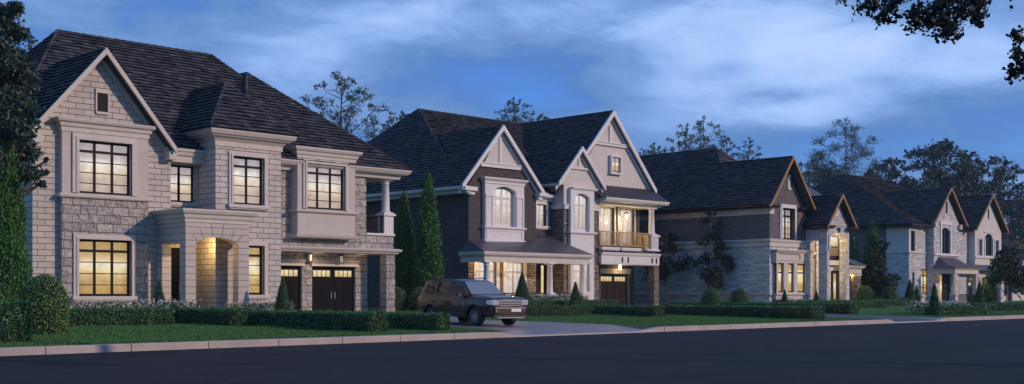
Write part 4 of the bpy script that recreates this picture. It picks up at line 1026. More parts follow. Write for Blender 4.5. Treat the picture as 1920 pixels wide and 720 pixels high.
# =============================================================== HOUSE 4
H = thing('detached_house', 'farthest pale stone house with two narrow copper-edged gables and a small metal-roofed porch', 'house', group='houses along the street')
N_ = Fr('F',46.2); Q = Fr('F',45.6); XC = 92.8; LC = Fr('L',XC)
G4 = .2; qx0, qx1 = Q.a(1751), Q.a(1797.7)
s1 = (N_.a(1708), N_.a(1716)); s2 = (N_.a(1710.5), N_.a(1715)); s3 = (N_.a(1727), N_.a(1741))
sY = LC.a(1662)
wallpart(H, 'brick3', (LC, sY, 66, G4, 7.0), name='side_wall')
wallpart(H, 'ledge', (LC, N_.c, sY, G4, 4.72), (N_, XC, 104.2, G4, 4.72, [(*s2, 1.4, 3.05), (*s3, 1.3, 3.35)]), (N_, s1[1]+.1, 104.2, 4.72, 7.0), name='stone_wall')
wallpart(H, 'stucco', (LC, N_.c, sY, 4.72, 7.0), (N_, XC, s1[1]+.1, 4.72, 7.0, [(*s1, 4.85, 6.55)]), name='upper_wall')
window(H, N_, *s1, 4.85, 6.55, cols=(), trans=0, rows=1, heavy=.07, pane='glass'); window(H, N_, *s2, 1.4, 3.05, cols=(), trans=0, rows=1, heavy=.07, pane='glass')
window(H, N_, *s3, 1.3, 3.35, cols=(.5,), trans=.26, rows=3, heavy=.09, pane='pane_warm')
sweep_part(H, 'belt_course', [(XC, sY), (XC, N_.c), (qx0, N_.c)], [(0,4.66),(.05,4.66),(.08,4.74),(0,4.8)], M['trim'])
sweep_part(H, 'plinth_ledge', [(XC, 66), (XC, N_.c), (qx0, N_.c)], [(0,1.0),(.07,1.0),(.1,1.1),(0,1.14)], M['trim'])
qw = (Q.a(1765), Q.a(1781))
wallpart(H, 'ledge', (Q, qx0, qx1, G4, 7.4, [(*qw, 4.75, 6.95, .3), (Q.a(1762), Q.a(1782), .4, 3.05)]), (Fr('L',qx0), Q.c, N_.c, G4, 7.4), (Fr('R',qx1), Q.c, N_.c, G4, 7.4), name='bay_wall')
tri(H, 'ledge', Q, [(qx0-.05,7.4),(qx1+.05,7.4),((qx0+qx1)/2,10.1)])
window(H, Q, *qw, 4.75, 6.95, cols=(.5,), trans=.3, rows=2, rise=.3, heavy=.08, pane='glass')
mb = MB(); mb.fbox(Q, qw[0]-.22, qw[0]-.002, 4.6, 7.2, .003, .07); mb.fbox(Q, qw[1]+.002, qw[1]+.22, 4.6, 7.2, .003, .07); mb.fbox(Q, qw[0]-.3, qw[1]+.3, 7.2, 7.5, .003, .09); mb.fbox(Q, qx0, qx1, 4.55, 4.68, .003, .12)
mb.build('window_surround', M['white'], H)
mb = MB(); c_ = (qx0+qx1)/2; mb.fbox(Q, c_-.13, c_+.13, 8.2, 9.2, .003, .03); mb.build('gable_slot', M['dark'], H)
mb = MB(); d0, d1 = Q.a(1762), Q.a(1782)
mb.fbox(Q, d0, d1, .4, 3.04, -.2, -.14); mb.fbox(Q, d0, d0+.12, .4, 3.04, -.14, -.06); mb.fbox(Q, d1-.12, d1, .4, 3.04, -.14, -.06)
mb.fbox(Q, d0+.7, d0+.8, .4, 3.04, -.14, -.08)
dd = mb.build('front_door', M['dark'], H)
mb = MB(); mb.fbox(Q, d0+.18, d0+.66, .6, 2.9, -.14, -.12); mb.build('sidelight', M['pane_warm'], dd)
# second gable
rx0, rx1 = Q.a(1828), Q.a(1877.5)
g2 = [(Q.a(1835),Q.a(1841)), (Q.a(1847),Q.a(1861)), (Q.a(1866),Q.a(1872))]
wallpart(H, 'stucco', (Q, rx0, rx1, 3.7, 7.0, [(*g2[0], 4.75, 6.2), (*g2[1], 4.75, 6.75, .3), (*g2[2], 4.75, 6.2)]), (Fr('L',rx0), Q.c, N_.c, 3.7, 7.0), (Fr('R',rx1), Q.c, 60, G4, 7.0), name='bay_wall')
tri(H, 'stucco', Q, [(rx0-.05,7.0),(rx1+.05,7.0),((rx0+rx1)/2,10.05)])
for i, g in enumerate(g2): window(H, Q, *g, 4.75, 6.75 if i == 1 else 6.2, cols=(.5,) if i == 1 else (), trans=0, rows=1 if i != 1 else 2, rise=.3 if i == 1 else 0, heavy=.08, pane='glass')
mb = MB(); mb.fbox(Q, rx0, rx1, 4.5, 4.62, .003, .13)
for a, b in g2: mb.fbox(Q, a-.14, a-.002, 4.62, 6.3, .003, .06); mb.fbox(Q, b+.002, b+.14, 4.62, 6.3, .003, .06)
mb.fbox(Q, g2[1][0]-.3, g2[1][1]+.3, 6.85, 6.95, .003, .08)
mb.build('window_surround', M['white'], H)
mb = MB(); c_ = (rx0+rx1)/2; mb.fbox(Q, c_-.12, c_+.12, 8.1, 9.0, .003, .03); mb.build('gable_slot', M['dark'], H)
wallpart(H, 'ledge', (Fr('F',47.2), qx1, rx1, G4, 3.7, [(104.6, 107.4, G4, 2.5)]), name='garage_wall')
garage_door(H, Fr('F',47.2), 104.61, 107.39, .3, 2.49, -.15, 'dark', handles=False)
for x in (rx0+.1, rx1-.8): pier(H, x, x+.7, 45.3, 45.9, G4, 2.7, 'ledge', 'trim')
sweep_part(H, 'garage_beam', P3(rx0, rx1, 45.5, 47), [(-.4,2.8),(0,2.8),(0,3.3),(.1,3.4),(-.4,3.4)], M['trim'])
mb = MB(); mb.quad((rx0-2.5,44.9,3.35),(rx1+.3,44.9,3.35),(rx1+.1,45.6,3.9),(rx0-2.5,45.6,3.9)); mb.quad((rx0-2.5,44.9,3.3),(rx1+.3,44.9,3.3),(rx1+.3,47.2,3.3),(rx0-2.5,47.2,3.3)); mb.build('canopy_roof', M['metalroof'], H)
# porch
hx0, hx1 = 95.8, 100.7; pf = 43.55
mb = MB(); ap0, ap1 = (96.9,45.6,4.42), (100.0,45.6,4.42)
mid = lambda a, b, t, dz: tuple(a[i]+(b[i]-a[i])*t + (dz if i == 2 else 0) for i in range(3))
fl, fr_, bl_ = (hx0,pf,3.45), (hx1,pf,3.45), (hx0,45.6,3.45)
m0, m1, m2 = mid(fl, ap0, .5, -.14), mid(fr_, ap1, .5, -.14), mid(bl_, ap0, .5, -.14)
for q in ((fl,fr_,m1,m0),(m0,m1,ap1,ap0),(fl,m0,m2,bl_),(m0,ap0,m2),(fr_,(hx1,45.6,3.45),ap1,m1)): mb.quad(*q)
mb.quad((hx0,pf,3.4),(hx1,pf,3.4),(hx1,45.6,3.4),(hx0,45.6,3.4))
mb.build('porch_roof', M['metalroof'], H)
sweep_part(H, 'porch_beam', P3(hx0+.15, hx1-.15, pf+.15, 45.6), [(-.3,2.98),(0,2.98),(0,3.3),(.08,3.36),(.12,3.44),(-.3,3.44)], M['trim'])
for x in (hx0+.35, hx1-.35):
    pier(H, x-.25, x+.25, pf+.1, pf+.6, G4, 1.15, 'ledge', 'trim')
    for q in (-.13, .13): 
        mb = MB(); mb.box(x+q-.075, x+q+.075, pf+.2, pf+.35, 1.24, 2.98); mb.box(x+q-.095, x+q+.095, pf+.18, pf+.37, 2.86, 2.98); mb.build('post', M['trim'], H)
railing(H, Fr('F',pf+.3), hx0+.7, hx1-.7, .5, 1.25, M['dark'], step=.13)
mb = MB(); mb.box(hx0+.1, hx1-.1, pf+.05, 45.6, .1, .42); mb.build('porch_floor', M['trim'], H)
pX = 98.7
PK4 = (98.7,55.5,12.28)
sweep_part(H, 'eaves_gutter', [(XC, 66), (XC, N_.c-.1), (qx0, N_.c-.1)], [(0,6.85),(.35,6.85),(.4,6.93),(.55,6.98),(.55,7.07),(0,7.07)], M['gutter'])
sweep_part(H, 'eaves_gutter', [(qx1, N_.c), (rx0, N_.c)], [(-.2,6.85),(.25,6.85),(.4,6.98),(.4,7.07),(-.2,7.07)], M['gutter'])
planes = [[(92.2,45.65,7.08),(107.6,45.65,7.08),(107.6,55.5,12.28),PK4], [(92.2,45.65,7.08),PK4,(92.2,65.4,7.08)], [(107.6,45.65,7.08),(113,45.65,7.08),(107.6,55.5,12.28)]]
lx, rx, ax = qx0-.55, qx1+.55, (qx0+qx1)/2
planes += gable_planes(lx, ax, rx, 7.42, 10.32, 7.42, 45.2, 53)
lx2, rx2, ax2 = rx0-.6, rx1+.5, (rx0+rx1)/2
planes += gable_planes(lx2, ax2, rx2, 7.0, 10.22, 7.0, 45.2, 53)
caps = [(PK4,(107.6,55.5,12.3)),((92.3,45.8,7.15),PK4),((ax,45.3,10.35),(ax,51.5,10.35)),((ax2,45.3,10.25),(ax2,51,10.25)),((92.3,65.3,7.15),PK4)]
roof(H, planes, caps, M['tile2'], .26, .4)
bargeboard(H, lx-.02, ax, rx+.02, 7.45, 10.36, 7.45, 45.1, .15, .1, .48, M['copper'], fmat=M['gutter'], flare=.3)
bargeboard(H, lx2-.02, ax2, rx2+.02, 7.05, 10.26, 7.05, 45.1, .15, .1, .48, M['copper'], fmat=M['gutter'], flare=0)
mb = MB()
for x in (qx0, qx1): mb.box(x-.18, x+.18, 45.35, 45.75, 6.9, 7.3)
mb.build('kneeler', M['trim'], H)
lantern(px(1840,46.9), 46.94, 2.85, 'lit lantern left of the two under the far garage canopy', True, 1.0, 'lanterns under the far garage canopy')
lantern(px(1866.5,46.9), 46.94, 2.85, 'lit lantern right of the two under the far garage canopy', True, 1.0, 'lanterns under the far garage canopy')
point(px(1840,46.6), 46.5, 2.6, 24); point(px(1866.5,46.6), 46.5, 2.6, 18); point(97, 44.6, 2.9, 10)
# low far house at the right edge
H = thing('distant_house', 'plain dark roofed blue-grey house behind the trees at the right edge', 'house', group='houses along the street')
ZR = Fr('F',58); x0 = px(1878,58)
wallpart(H, 'stucco', (ZR, x0, x0+16, .3, 5.6, [(x0+5.5, x0+7.4, 1.2, 2.6)]), (Fr('L',x0), 58, 68, .3, 5.6))
window(H, ZR, x0+5.5, x0+7.4, 1.2, 2.6, cols=(.5,), trans=0, rows=1, pane='glass')
roof(H, [[(x0-.6,57.4,5.6),(x0+16.6,57.4,5.6),(x0+12,62.5,9),(x0+5,62.5,9)],[(x0-.6,57.4,5.6),(x0+5,62.5,9),(x0-.6,68,5.6)]], [], M['tile2'], .3, .6)
# ------------------------------------------------------------------ planting
L_ = {
 'box': leafmat('box_leaves', (.020,.085,.030), (.085,.225,.062)),
 'boxfar': leafmat('hedge_leaves', (.018,.072,.028), (.070,.18,.048)),
 'yew': leafmat('topiary_leaves', (.045,.12,.030), (.17,.28,.08)),
 'cedar': leafmat('cedar_sprays', (.018,.075,.020), (.085,.21,.045)),
 'pine': leafmat('hazed_pine_needles', (.045,.080,.080), (.10,.145,.12)),  # blue-grey distance haze is put into the needle colour
 'broad': leafmat('dark_broad_leaves', (.020,.048,.042), (.065,.11,.085)),
 'near': leafmat('overhanging_leaves', (.010,.018,.014), (.03,.045,.025)),
 'young': leafmat('young_tree_leaves', (.008,.026,.014), (.035,.065,.025)),
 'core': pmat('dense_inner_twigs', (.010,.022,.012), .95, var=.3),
 'bark': pmat('bark', (.09,.075,.062), .9, var=.3, vscale=8, bump=.01),
 'birch': pmat('pale_young_bark', (.30,.29,.28), .8, var=.2, vscale=12),
 'petal': leafmat('white_petals', (.5,.44,.44), (.75,.68,.66)),
}
def boxpts(x0, x1, y0, y1, z0, z1, dens):
    fs = [((x0,y0,z1),(x1-x0,0,0),(0,y1-y0,0),(0,0,1)), ((x0,y0,z0),(x1-x0,0,0),(0,0,z1-z0),(0,-1,0)), ((x0,y0,z0),(0,y1-y0,0),(0,0,z1-z0),(-1,0,0)),
          ((x1,y0,z0),(0,y1-y0,0),(0,0,z1-z0),(1,0,0)), ((x0,y1,z0),(x1-x0,0,0),(0,0,z1-z0),(0,1,0))]
    P = []; Nn = []
    for o, a, b, nn in fs:
        o, a, b, nn = map(np.array, (o, a, b, nn)); ar = np.linalg.norm(a)*np.linalg.norm(b)
        dd = dens * (.25 if nn[1] > .5 or nn[0] > .5 else 1)
        n = int(ar*dd)
        if n < 1: continue
        r = RNG.random((n, 2)); p = o + r[:, :1]*a + r[:, 1:]*b
        wob = .018*np.sin(p.sum(1)*5.1+p[:,0]*2) + .015*np.sin(p[:,1]*7.7+p[:,2]*6)
        p = p + nn*(RNG.normal(0, .02, n) + wob - .012)[:, None]; P.append(p); Nn.append(np.tile(nn, (n, 1)))
    return np.vstack(P), np.vstack(Nn)
def hedge(label, x0, x1, y0, y1, h, dens=700, leaf=.05, group='clipped box hedges', z0=None):
    z = zg((y0+y1)/2) if z0 is None else z0
    za = min(zg(y0), zg(y1)) if z0 is None else z0
    core = MB(); e = .045; core.box(x0+e, x1-e, y0+e, y1-e, za-.05, z+h-e)
    P, Nn = boxpts(x0, x1, y0, y1, za+.01, z+h, dens)
    k = np.minimum(1, .3 + (P[:,2]-za)/.12)
    o = leafmesh('box_hedge', P, leaf, [L_['box'], L_['core']], None, 1.5, core=core, nrm=Nn, align=.35)
    return tag(o, label, 'hedge', group)
def revpts(x, y, z0, h, rf, dens, jit=.03, lump=0):
    """points on a surface of revolution with radius rf(t)"""
    ts = np.linspace(0, 1, 60); rs = np.array([rf(t) for t in ts]); area = 2*math.pi*rs.mean()*h + math.pi*rs.max()**2*.6
    n = int(area*dens); w = rs + rs.max()*.12; c = np.cumsum(w); c /= c[-1]
    t = np.interp(RNG.random(n), c, ts); r = np.interp(t, ts, rs); th = RNG.random(n)*2*math.pi
    if lump: r = r*(1 + lump*(np.sin(th*3+t*17+x)*.5 + np.sin(th*7-t*29+y)*.5)) 
    r = r + RNG.normal(0, jit, n)
    P = np.stack([x+r*np.cos(th), y+r*np.sin(th), z0+t*h], 1)
    dr = np.gradient(rs, ts*h); nz = -np.interp(t, ts, dr)
    Nn = np.stack([np.cos(th), np.sin(th), nz], 1); Nn /= np.linalg.norm(Nn, axis=1)[:, None]
    return P, Nn
def revcore(x, y, z0, h, rf, k=.9, n=18):
    m = MB(); m.lathe(x, y, [(max(rf(t)*k, .005), z0 - (.05 if t == 0 else 0) + t*h*.985) for t in [i/14 for i in range(15)]], n); return m
dome = lambda R_: (lambda t: R_*(.82+.18*math.sin(min(t/.3,1)*math.pi/2))*max(1-max(0,(t-.35)/.65)**2.3, 0)**.55)
cone = lambda R_: (lambda t: R_*(max(0, 1-t)**.85)*(1 if t > .06 else .85+t*2.5) + .015)
colum = lambda R_: (lambda t: R_*(.82+.18*min(t/.15,1))*max(0, 1-t**1.7)**.85 + .03)
def topiary(kind, label, x, y, r, h, z0=None, dens=900, leaf=.04, group=None):
    z = zg(y) if z0 is None else z0
    rf = dome(r) if kind == 'dome' else cone(r)
    P, Nn = revpts(x, y, z, h, rf, dens, .018)
    nm, ct, gp = ('round_bush', 'bush', 'clipped round bushes') if kind == 'dome' else ('cone_topiary', 'topiary', 'small clipped cones by the house walls')
    o = leafmesh(nm, P, leaf, [L_['yew'] if kind == 'dome' else L_['boxfar'], L_['core']], None, 1.5, core=revcore(x, y, z, h, rf, .93), nrm=Nn, align=.35)
    return tag(o, label, ct, group or gp)
def cedar(label, x, y, r, h, dens=620, leaf=.085, z0=None):
    z = zg(y) if z0 is None else z0
    t = thing('columnar_cedar', label, 'tree', (x, y, z), group='tall columnar cedars')
    rf = colum(r)
    P1, N1 = revpts(0, 0, .15, h-.15, rf, dens, .07, .14); P2, N2 = revpts(0, 0, .15, h-.15, lambda q: rf(q)*.82, dens*.6, .05, .14)
    P = np.vstack([P1, P2]); N2_ = np.vstack([N1, N2])
    d = leafmesh('foliage', P, leaf, [L_['cedar'], L_['core']], t, 2.6, up=1.2, core=revcore(0, 0, .15, (h-.15)*.97, rf, .72))
    m = MB(); m.tube([(0,0,-.1),(0,0,.5)], [.09,.08], 8); m.build('trunk', L_['bark'], t)
    return t
def limb_tree(name, label, x, y, h, clusters, mats, leaf, per, trunk_r=.12, group=None, cat='tree', aspect=1.6, bark='bark', z0=None, lean=(0,0), start=.15, squash=.7, up=0):
    """trunk with one limb to every leaf cluster; clusters = [(dx,dy,z,r)]"""
    z = zg(y) if z0 is None else z0
    t = thing(name, label, cat, (x, y, z), group=group)
    rnd = random.Random(int(x*31+y*17))
    tp = [(0,0,-.2)]; K = 7
    for k in range(1, K+1):
        q = k/K; tp.append((lean[0]*q + rnd.uniform(-.03,.03)*h*.25, lean[1]*q + rnd.uniform(-.03,.03)*h*.25, h*.97*q))
    m = MB(); m.tube(tp, [trunk_r*(1-.86*k/K)+.012 for k in range(K+1)], 8)
    ti = lambda zz: next((Vector(tp[i]).lerp(Vector(tp[i+1]), (zz-tp[i][2])/(tp[i+1][2]-tp[i][2])) for i in range(K) if tp[i][2] <= zz <= tp[i+1][2]), Vector(tp[-1]))
    m2 = MB()
    for (cx, cy, cz, r) in clusters:
        dist = math.hypot(cx, cy); zb = max(h*start, cz - dist*rnd.uniform(.5,.9) - r*.3); zb = min(zb, h*.93)
        a = ti(zb); b = Vector((cx, cy, cz)); mid = a.lerp(b, .55) + Vector((rnd.uniform(-.1,.1)*dist, rnd.uniform(-.1,.1)*dist, -.08*dist))
        rr = trunk_r*.32*(1-.6*zb/h)+.01
        m2.tube([a, mid, b], [rr, rr*.65, rr*.2], 5)
        for k in range(4):
            e = b + Vector((rnd.gauss(0,1), rnd.gauss(0,1), rnd.gauss(.2,.7)))*r*.6
            m2.tube([a.lerp(b, .75), e], [rr*.3, rr*.08+.004], 4)
    m.build('trunk', L_[bark], t); m2.build('limbs', L_[bark], t)
    Ps = []
    for (cx, cy, cz, r) in clusters:
        n = max(30, int(per*r*r))
        d = RNG.normal(size=(n, 3)); d /= np.linalg.norm(d, axis=1)[:, None]
        rad = r*RNG.random(n)**.45
        p = d*rad[:, None]*np.array([1,1,squash]) 
        # break every cluster into sprigs
        k = max(4, n//9); c = p[RNG.integers(0, n, k)]; ax = RNG.normal(size=(k, 3)); ax[:, 2] = np.abs(ax[:, 2])*.6; ax /= np.linalg.norm(ax, axis=1)[:, None]
        i = RNG.integers(0, k, n); p = c[i] + ax[i]*RNG.uniform(-1, 1, n)[:, None]*r*.42 + RNG.normal(0, r*.11, (n, 3))
        Ps.append(p + np.array([cx, cy, cz]))
    leafmesh('crown', np.vstack(Ps), leaf, mats, t, aspect, up=up)
    return t
# ---- placing helpers: world position of something seen at column u at distance Y from the street line
def clus_img(items, x, y, z0, yr=.6, seed=0):
    """crown clusters given by their outline seen from the street: (u, v, radius px) -> offsets in metres around the trunk"""
    rnd = random.Random(seed); outp = []
    for (u, v, rp) in items:
        D = C7*(x+y); s = (u-960)/FPX
        dep = D + rnd.uniform(-yr, yr)
        X = C7*dep*(1+s); Y = C7*dep*(1-s); Z = EYE + (HOR-v)/FPX*dep
        outp.append((X-x, Y-y, Z-z0, rp/FPX*dep))
    return outp

# =============================================================== hedges
hedge('tall square hedge block at the left edge beside the big round bush', 9.4, 11.2, 26.4, 27.6, .93, 800, .05)
hedge('long low hedge under the white flowers of the pale block house', 14.3, 18.9, 34.0, 34.7, .50, 700)
hedge('low hedge left of the paved walk, ending in front of the arched portico', 19.8, 20.4, 32.1, 36.6, .48, 700)
hedge('short low hedge between the arched portico and the front hedge', 20.9, 21.6, 33.6, 36.6, .46, 600)
hedge('low hedge running back from the kerb, left of the two by the driveway', 20.72, 21.35, 26.3, 33.0, .50, 900, .045)
hedge('low hedge along the driveway, right end beside the parked car', 23.2, 23.75, 26.3, 33.2, .44, 900, .045)
hedge('low far hedge under the two round bushes behind the car', 36.6, 42.0, 41.6, 42.2, .62, 500)
hedge('low hedge in front of the brick house porch, right of the car', 34.4, 39.6, 34.5, 35.1, .42, 600)
hedge('middle hedge in front of the brown garage door', 40.6, 41.4, 31.9, 37.0, .42, 600)
hedge('long hedge with square end between the brick house lawn and ledgestone house', 44.2, 45.3, 26.3, 34.5, .48, 700)
hedge('second hedge behind the long one, in front of the ledgestone house', 54.4, 55.3, 30.2, 41.0, .45, 450, .06)
hedge('thin low hedge along the ledgestone side wall behind the round bushes', 56.8, 57.5, 37.0, 43.5, .35, 400, .06)
hedge('low hedge under the flowers of the dark brick house porch', 43.2, 51.9, 43.2, 43.8, .46, 500, .05)
hedge('low hedge beyond the second driveway in front of the far house', 62.0, 72.0, 37.4, 38.2, .45, 300, .07)
hedge('low hedge row behind the big cone in front of the far house', 66.0, 84.0, 41.3, 42.2, .42, 250, .08)
hedge('hedge under the pale flowers beside the big cone', 57.2, 63.0, 26.9, 27.7, .42, 500, .06)
hedge('long far right hedge running to the edge of the picture', 64.2, 85.0, 30.0, 30.9, .45, 300, .07)
# =============================================================== bushes and cones
topiary('dome', 'big round bush beside the square hedge block at the left edge', 13.05, 30.1, .60, 1.55, dens=1300, leaf=.045)
topiary('dome', 'round bush behind the stone pier of the pale block house', px(739,46), 46, .72, 1.2, dens=700)
topiary('dome', 'round bush half hidden behind the parked car', px(789,45), 45, .66, 1.18, dens=700)
topiary('dome', 'round bush under the young tree, left of the ledgestone pair', px(1333,38.5), 38.5, .54, 1.22, dens=700)
topiary('dome', 'round bush right of the young tree, right of the ledgestone pair', px(1386,38.5), 38.5, .54, 1.22, dens=700)
topiary('dome', 'round bush between the far cedar and the stone entrance', px(1622,41), 41, .58, 1.45, dens=400, leaf=.06)
topiary('dome', 'round bush left of the far cones by the stone house', px(1668,42), 42, .56, 1.4, dens=400, leaf=.06)
topiary('cone', 'cone beside the lit lower window of the pale block house', px(298,40), 40, .34, 1.35)
topiary('cone', 'cone in front of the black garage door left of the stone pier', px(530,40.5), 40.5, .36, 1.55)
topiary('cone', 'tall cone in front of the brick house porch right of the car', px(979,41.5), 41.5, .52, 1.95)
topiary('cone', 'cone in front of the last porch column of the brick house', px(1079,42.5), 42.5, .40, 1.5)
topiary('cone', 'cone under the ledgestone bay window', px(1471,40.9), 40.9, .30, 1.15, dens=600)
topiary('cone', 'cone between the bay window and the tall arched entrance', px(1531,39.6), 39.6, .28, 1.1, dens=600)
topiary('cone', 'cone left of a close pair on the far house wall', px(1706,44), 44, .52, 2.0, dens=350, leaf=.07)
topiary('cone', 'smaller cone right of a close pair on the far house wall', px(1719,44), 44, .36, 1.5, dens=350, leaf=.07)
topiary('cone', 'biggest cone, near the kerb in front of the far porch', px(1752,27.2), 27.2, .31, 1.66, dens=900, leaf=.05)
topiary('cone', 'cone right of the far porch in front of the last pier', px(1837,42.5), 42.5, .50, 1.9, dens=350, leaf=.07)
# =============================================================== cedars
cedar('broad tall cedar at the left edge against the pale block house', 14.68, 37.0, .74, 6.6, dens=1500, leaf=.065)
cedar('shorter of the two cedars between the pale house and brick house', px(757,47.5), 47.5, .60, 6.15)
cedar('taller of the two cedars, right behind the parked car', px(803,46), 46, .70, 7.0)
cedar('cedar half hidden behind the tall arched entrance', px(1601,45.5), 45.5, .62, 5.2, dens=220, leaf=.16)
cedar('tall cedar against the grey brick wall of the far house', px(1636,44.5), 44.5, .80, 6.4, dens=220, leaf=.16)
cedar('dark cedar standing under the far garage canopy', px(1856,46.3), 46.3, .55, 2.9, dens=200, leaf=.16)
# =============================================================== flowers
def flowers(label, x0, x1, y0, y1, z0, h, n, leaf=.06):
    t = thing('flower_border', label, 'flowers', ((x0+x1)/2, (y0+y1)/2, z0), group='white flower borders')
    ox, oy = (x0+x1)/2, (y0+y1)/2
    P = np.stack([RNG.uniform(x0, x1, n)-ox, RNG.uniform(y0, y1, n)-oy, RNG.random(n)**.7*h], 1)
    leafmesh('foliage', P, leaf*1.1, L_['boxfar'], t, 1.8)
    k = int(n*.20); c = np.stack([RNG.uniform(x0, x1, k)-ox, RNG.uniform(y0, y1, k)-oy, h*RNG.uniform(.55, 1.12, k)], 1)
    c = np.repeat(c, 4, 0) + RNG.normal(0, leaf*.35, (k*4, 3))
    leafmesh('blossoms', c, leaf*.8, L_['petal'], t, 1.1)
flowers('white flowers under the large lit window of the pale block house', 15.3, 20.6, 35.2, 36.0, .3, .72, 2600)
flowers('white flowers beside the portico under the tower window', 25.6, 28.5, 41.2, 42.2, .35, .55, 1500)
flowers('white flowers along the brick house porch between the two cones', 44.6, 49.6, 44.0, 45.2, .4, .78, 3000, .07)
flowers('pale flowers beside the biggest cone near the far kerb', 57.3, 63.3, 27.9, 28.9, .2, .62, 1800, .07)
flowers('white flowers between the cones under the ledgestone bay', px(1478,40.6), px(1524,40.6), 40.2, 40.9, .4, .42, 700, .06)
# =============================================================== young street trees
def young(label, u, Y, top, crown, w, seed, leaf=.12, per=700):
    x = px(u, Y); z0 = zg(Y); rnd = random.Random(seed); D = C7*(x+Y)
    h = EYE + (HOR-top)/FPX*D - z0
    it = []
    v0, v1 = top+4, crown
    for k in range(26):
        q = (k+.5)/26; v = v0+(v1-v0)*q; ww = w*min(1, .18+1.25*q)*(1 if q < .8 else 1.1-.5*(q-.8)/.2)
        it.append((u+rnd.uniform(-1,1)*ww*.85, v+rnd.uniform(-5,5), 8+11*q))
    return limb_tree('young_tree', label, x, Y, h, clus_img(it, x, Y, z0, .8, seed), L_['young'], leaf, per, .05, 'young street trees', bark='birch', start=.2, aspect=1.4)
young('young tree with pale trunk above the left round bush of the ledgestone pair', 1332, 46.0, 388, 530, 44, 3)
young('young tree beside the stone garage pier of the brick house', 1250, 49.0, 428, 520, 44, 5)
young('young tree with pale trunk right of the tall far cedar', 1652, 43.5, 442, 560, 26, 8, .16, 420)
young('young tree at the right edge in front of the last canopy', 1888, 33, 462, 530, 36, 11, .13)
# =============================================================== big trees
def bigtree(name, label, u, Y, top, items, leaf, per, mat, tr, group, seed, yr=2.5, start=.3, squash=.7, aspect=1.6, z0=None):
    x = px(u, Y); z0 = zg(Y) if z0 is None else z0; D = C7*(x+Y); h = EYE + (HOR-top)/FPX*D - z0
    return limb_tree(name, label, x, Y, h, clus_img(items, x, Y, z0, yr, seed), L_[mat], leaf, per, tr, group, start=start, squash=squash, aspect=aspect, z0=z0)
rnd = random.Random(12)
it = [(u, v, r) for u, v, r in [(8,25,24),(30,12,14),(20,60,30),(44,62,14),(0,100,36),(30,110,26),(10,150,38),(45,140,20),(60,165,12),(15,195,36),(48,200,24),(5,235,34),(38,240,26),(55,255,12),(66,150,9),(20,280,34),(55,290,20),(10,320,30),(45,325,26),(66,328,11),(86,302,7),(84,322,8),(-30,60,40),(-40,140,45),(-30,220,45),(-35,300,40),(64,228,12),(78,345,9)]]
bigtree('broadleaf_tree', 'large dark tree overlapping the pale house roof at the left edge', -18, 37.5, 10, it, .105, 4200, 'broad', .22, 'dark broadleaf trees', 4, 1.0)
PN = [(0,.03,.06),(-.12,.10,.09),(.14,.13,.08),(.02,.16,.10),(-.22,.24,.10),(.2,.26,.1),(-.05,.28,.13),(.36,.33,.11),(-.38,.36,.12),(.1,.4,.15),(-.18,.44,.15),(.42,.5,.13),(-.46,.52,.10),(.25,.56,.15),(-.3,.6,.16),(0,.62,.16),(.5,.68,.14),(.1,.78,.2),(-.3,.82,.2),(.4,.86,.18),(-.05,.95,.22),(-.5,.75,.12)]
def pine(label, u, Y, top, base, w, seed, per=210, leaf=.16, extra=()):
    rnd = random.Random(seed); it = []
    for dx, q, r in PN:
        it.append((u + (dx + rnd.uniform(-.1,.1))*w, top + (base-top)*min(1, max(0, q+rnd.uniform(-.04,.04))), r*w*1.08))
    it += list(extra)
    bigtree('pine_tree', label, u, Y, top-2, it, leaf, per, 'pine', .2, 'tall pines behind the roofs', seed, 2, .35, .6, 3.2)
pine('tall open pine rising between the pale house and the brick house roofs', 640, 78, 131, 275, 132, 1)
pine('small pine crown just left of the brick house ridge', 748, 82, 208, 260, 60, 2)
pine('narrow pine above the brick house roof, left of its tall gable', 965, 88, 183, 240, 62, 3)
pine('low pine tip just left of the tall white gable', 1019, 90, 216, 250, 46, 4)
pine('tallest pine of the clump above the ledgestone roof', 1318, 88, 215, 320, 84, 5)
pine('pine left of the tallest one in the clump above the ledgestone roof', 1285, 86, 230, 320, 66, 6)
pine('low bushy pine at the left end of the clump by the white gable', 1228, 86, 270, 320, 64, 7)
pine('pine at the right end of the clump above the ledgestone roof', 1362, 88, 252, 320, 50, 8)
pine('slim pine standing alone right of the clump', 1405, 90, 258, 318, 46, 9)
pine('tall pine with bare trunk left of the dark tree mass', 1584, 88, 222, 345, 120, 10)
pine('bushy pine behind the narrow stone gable, left of the bare-trunked one', 1540, 90, 285, 350, 80, 12)
pine('small pine tip behind the left roof hip of the pale block house', 62, 80, 66, 160, 44, 13)
def mass(label, u, Y, top, w, hpx, seed, leaf=.34, per=95, n=30, mat='broad'):
    rnd = random.Random(seed); it = []
    for k in range(n):
        q = rnd.random()**.7; a = rnd.uniform(-1, 1); prof_ = (1-abs(a)**2.2)
        v = top + hpx*(1-prof_)*.5 + q*hpx*.9
        it.append((u+a*w*.5, v, rnd.uniform(.10,.16)*w+5))
    for k in range(8): a = -0.85+1.7*k/7; it.append((u+a*w*.5, top+hpx*.25*abs(a)**2+rnd.uniform(-3,8), w*.09+3))
    bigtree('broadleaf_tree', label, u, Y, top+hpx*.2, it, leaf, per, mat, .3, 'dark broadleaf trees', seed, 3, .3, .62)
mass('dark tree behind the far roof, next to the bare-trunked pine', 1668, 84, 302, 90, 80, 21)
mass('highest dark tree of the mass behind the two copper-edged gables', 1762, 80, 272, 130, 110, 22, n=40)
mass('dark tree between the highest one and the right spreading one', 1815, 84, 296, 80, 100, 23)
mass('spreading dark tree behind the last gable', 1872, 78, 300, 90, 110, 24)
